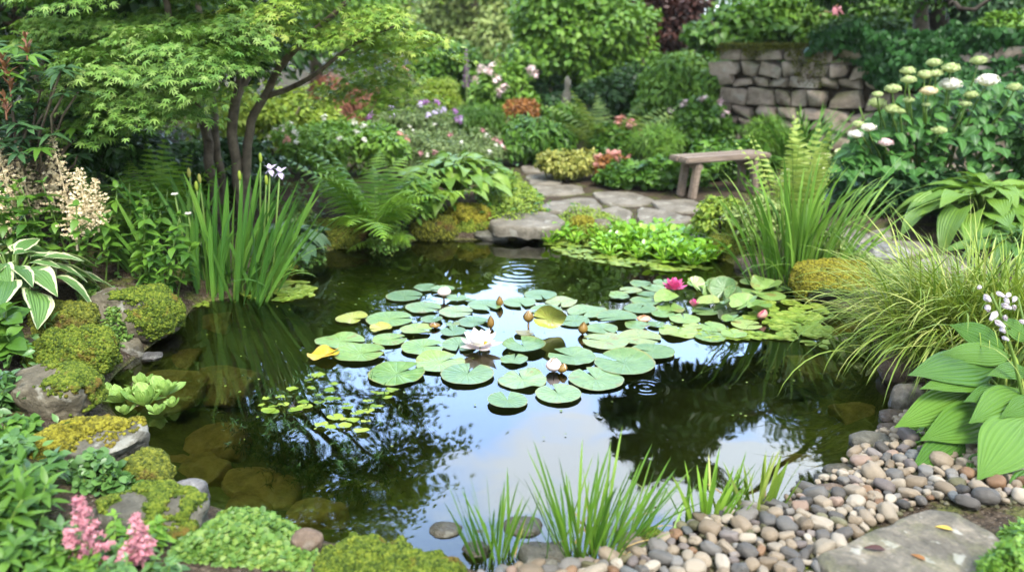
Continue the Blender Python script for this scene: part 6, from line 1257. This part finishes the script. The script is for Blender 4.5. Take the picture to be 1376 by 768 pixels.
def iris2():
    b = base(1068, 4.98); b[2] = 0.0; rng = np.random.default_rng(60); o = thing('iris', 'green clump of arching iris blades on the rocks by the path', 'plant', b); g = Geo(); n = 140; q = rng.normal(size=(n, 2)) * np.array([.14, .09]); B = b + np.concatenate([q, np.zeros((n, 1))], 1); az = np.arctan2(q[:, 1] * .5, q[:, 0]) + rng.normal(size=n) * .5
    ribbon(g, B, az, np.clip(np.abs(q[:, 0]) * 1.6 + rng.normal(size=n) * .08, 0, .7), np.abs(rng.normal(size=n)) * .62 + .06, .80 * rng.uniform(.5, 1.1, n), .022 * rng.uniform(.7, 1.2, n), 10, .2, 2.0, 2, .88, side=rng.normal(size=n) * .7)
    m = 30; ribbon(g, b + np.stack([rng.normal(size=m) * .16, rng.normal(size=m) * .08, np.zeros(m)], -1), rng.choice([math.pi, 0, 3.6, -.4], m, p=[.45, .25, .2, .1]), rng.uniform(.3, .7, m), rng.uniform(.9, 1.9, m), .55 * rng.uniform(.6, 1.15, m), np.full(m, .013), 12, .2, 1.5, 2, .85)
    ribbon(g, b + np.array([[.16, 0, 0], [.2, .03, 0], [.1, .02, 0]]), np.array([0., .1, -.1]), np.array([.35, .5, .3]), np.array([.35, .3, .5]), np.array([.98, .8, .8]), np.full(3, .018), 10, .2, 1.5, 2, .9); g.obj('foliage', G['iris_light'], o)
iris2()
fern('fern', 'feathery pale green fern standing behind the arching iris', base(1062, 5.7), 18, .88, 61, 'fern_pale', .15, (.02, .38), (.1, .55), 18)
shrub('leafy_plant', 'lime-yellow small-leaved plant between the bench and the iris', 968, 5.9, 264, 82, T_OV, 'lime', 1700, .042, 62, cat='plant', up=.6)
shrub('leafy_plant', 'pale airy sprigs around the foot of the fern behind the iris', 1020, 5.6, 262, 95, T_OV, 'pale', 1700, .04, 63, cat='plant', stem=False)
shrub('leafy_plant', 'fresh leafy sprigs on the path side of the iris', 1112, 5.1, 305, 50, T_OV, 'pale', 700, .036, 64, cat='plant', stem=False)
clump('reed', 'thin pale reed tuft at the back edge by the flagstones', base(838, 6.12), 46, .36, .009, 65, 'grass', .055, (.02, .3), (.05, .5), cat='reed')
def sedge():
    b = base(1318, 3.56); b[2] = .05; rng = np.random.default_rng(70); o = thing('sedge', 'large arching clump of yellow-green sedge spilling over the water edge', 'grass', b); g = Geo(); n = 2100; q = rng.normal(size=(n, 2)) * np.array([.19, .14]); B = b + np.concatenate([q, np.zeros((n, 1))], 1); az = np.arctan2(q[:, 1], q[:, 0]) + rng.normal(size=n) * .55; az = np.where(rng.random(n) < .48, rng.normal(size=n) * .5 + math.pi * 1.2, az)
    ribbon(g, B, az, rng.uniform(.15, .85, n), rng.uniform(.6, 2.1, n), .74 * rng.uniform(.5, 1.15, n), .0085 * rng.uniform(.6, 1.25, n), 10, .3, 1.5, 2, .82, side=rng.normal(size=n) * .5)
    m = 90; ribbon(g, b + np.concatenate([rng.normal(size=(m, 2)) * [.26, .13] + [.1, .08], np.zeros((m, 1))], 1), rng.uniform(0, 6.28, m), rng.uniform(.0, .3, m), rng.uniform(.05, .5, m), .50 * rng.uniform(.6, 1.2, m), np.full(m, .009), 8, .3, 1.6, 2, .85); g.obj('foliage', G['sedge'], o)
sedge()
def big_hosta():
    b = base(1345, 3.0); b[2] = .06; rng = np.random.default_rng(80); o = thing('hosta', 'big broad-leaved green hosta with a pale flower spike over the pebbles', 'hosta', b); g, s = Geo(), Geo()
    LV = [((1338,553,2.78),(1255,584,2.6),.54,0),((1296,588,2.66),(1233,630,2.5),.5,0),((1300,528,2.82),(1218,566,2.68),.42,0),((1336,492,2.9),(1240,500,2.76),.5,0),((1330,508,2.86),(1252,518,2.72),.4,0),((1352,472,2.98),(1288,440,2.98),.5,0),((1358,478,2.95),(1275,476,2.86),.36,0),((1380,527,2.78),(1316,560,2.6),.6,0),((1350,524,2.82),(1305,536,2.68),.5,0),
          ((1382,560,2.62),(1326,630,2.40),.66,0),((1318,608,2.56),(1310,664,2.38),.55,0),((1392,630,2.44),(1368,690,2.26),.6,0),((1380,496,2.86),(1336,502,2.74),.5,0),((1392,535,2.72),(1352,556,2.6),.5,0),((1384,456,3.0),(1346,432,3.02),.6,0),((1400,440,3.05),(1390,405,3.1),.6,0),((1320,500,2.95),(1262,482,2.95),.45,0),
          ((1345,585,2.75),(1300,575,2.72),.5,0),((1395,590,2.6),(1415,630,2.45),.6,0),((1400,500,2.8),(1440,520,2.65),.7,0),((1360,600,2.75),(1330,580,2.72),.6,0),((1330,545,2.9),(1290,505,2.9),.6,0),((1410,470,2.9),(1450,450,2.9),.7,0)]
    for k, (a, t, w, _) in enumerate(LV):
        A, T_ = at_y(*a), at_y(*t); D = T_ - A; L = np.linalg.norm(D) * 1.12; w = w * 1.15 * math.hypot(a[0] - t[0], a[1] - t[1]) * depth(A) / FPX / L; N = np.array([rng.normal() * .15, -.75 + rng.normal() * .12, .85]); N = unit(N - unit(D) * (N @ unit(D))); D = D + N * L * .20
        g.inst(leaf(w * 1.05, 16, 22, -.02, .26, 'hosta', .006, rng.normal() * .12, .015, .006), frames(unit(D)[None], unit(N - unit(D) * (N @ unit(D)))[None], np.array([L])), A[None]); s.tube([b + rng.normal(size=3) * [.04, .04, 0], (b + A) / 2 + [0, .02, .03], A, A + unit(D) * .02], [.010, .009, .007, .005], 6, False)
    g.obj('foliage', G['hosta'], o); 
    st = [at_y(1376, 540, 2.75), at_y(1362, 480, 2.72), at_y(1345, 425, 2.7), at_y(1332, 395, 2.68)]; s.tube(st, [.007, .006, .005, .003], 6); st2 = [at_y(1400, 520, 2.8), at_y(1385, 470, 2.75), at_y(1368, 400, 2.72)]; s.tube(st2, [.006, .005, .003], 6); s.obj('stem', G['stem'], o)
    for (px, py, sz) in [(1322,395,9),(1330,402,10),(1338,392,8),(1326,410,10),(1345,408,10),(1340,418,11),(1350,400,8),(1336,430,10),(1349,424,9),(1344,440,9),(1358,394,8),(1362,410,8),(1346,452,7),(1365,398,8),(1369,430,8),(1318,384,7)]:
        c = at_y(px, py, 2.69); f = Geo(); L = sz * 1.5 * depth(c) / FPX; D0 = unit(np.array([rng.normal(), rng.normal() - .6, -.5]))
        for q in range(6): a = q * 1.047; X = unit(np.cross(D0, [0, 0, 1.0])); Yv = np.cross(X, D0); e = X * math.cos(a) + Yv * math.sin(a); f.inst(leaf(.5, 5, 2, .2, -.25), frames(unit(D0 + e * .38)[None], -e[None], np.array([L])), c[None])
        f.obj('flower', G['lilac_w'], o)
G['lilac_w'] = leafmat('pale_lilac_bell', (.55, .48, .56), (.80, .75, .80), .3, .5, .3)
big_hosta()
# ------------------------------------------------------------------ marginal grasses at the near shore
def margin(label, px, py, n, L, W, seed, spread, lean, bend, mat='margin', extra=None, sx=1.5, az=None):
    b = at_z(px, py, -.01); return clump('marginal_grass', label, b, n, L, W, seed, mat, spread, lean, bend, cat='grass', Lvar=.4, sx=sx, seg=9, tip=.86, az=az, extra=True)
margin('small tuft of upright grass standing in the shallow water', 664, 752, 34, .29, .0088, 90, .022, (.02, .32), (.03, .22))
margin('largest tuft of green marginal grass on the pebble shore', 782, 750, 84, .38, .0095, 91, .034, (.02, .42), (.04, .32), sx=1.5)
margin('arching grass tuft at the side of the large tuft beside the boulder', 842, 744, 22, .33, .0092, 92, .022, (.35, .75), (.05, .3), az=(-20, 60))
margin('broad-bladed yellow-green grass tuft on the pebbles nearest the boulder', 946, 708, 30, .28, .015, 93, .03, (.02, .35), (.05, .4), 'grass')
margin('broad-bladed yellow-green grass tuft on the pebbles by the drowned amber stone', 1014, 696, 24, .25, .016, 94, .024, (.02, .35), (.05, .5), 'sedge')
margin('thin low grass sprigs between the two yellow-green tufts', 978, 700, 14, .2, .010, 95, .05, (.1, .7), (.2, .9), 'sedge')
def haze():
    bm = bmesh.new(); bmesh.ops.create_cube(bm, size=1); me = bpy.data.meshes.new('haze'); bm.to_mesh(me); bm.free(); o = bpy.data.objects.new('haze', me); COL.objects.link(o)
    o.scale = (460, 410, 11); o.location = (0, 135, 3.7); m = bpy.data.materials.new('haze'); m.use_nodes = True; t = m.node_tree; t.nodes.clear(); out = t.nodes.new('ShaderNodeOutputMaterial'); v = t.nodes.new('ShaderNodeVolumePrincipled')
    v.inputs['Color'].default_value = (.86, .92, .90, 1); v.inputs['Density'].default_value = .0006; v.inputs['Anisotropy'].default_value = .2; t.links.new(v.outputs[0], out.inputs['Volume']); me.materials.append(m); structure(o, 'stuff', 'thin pale garden haze')
haze()
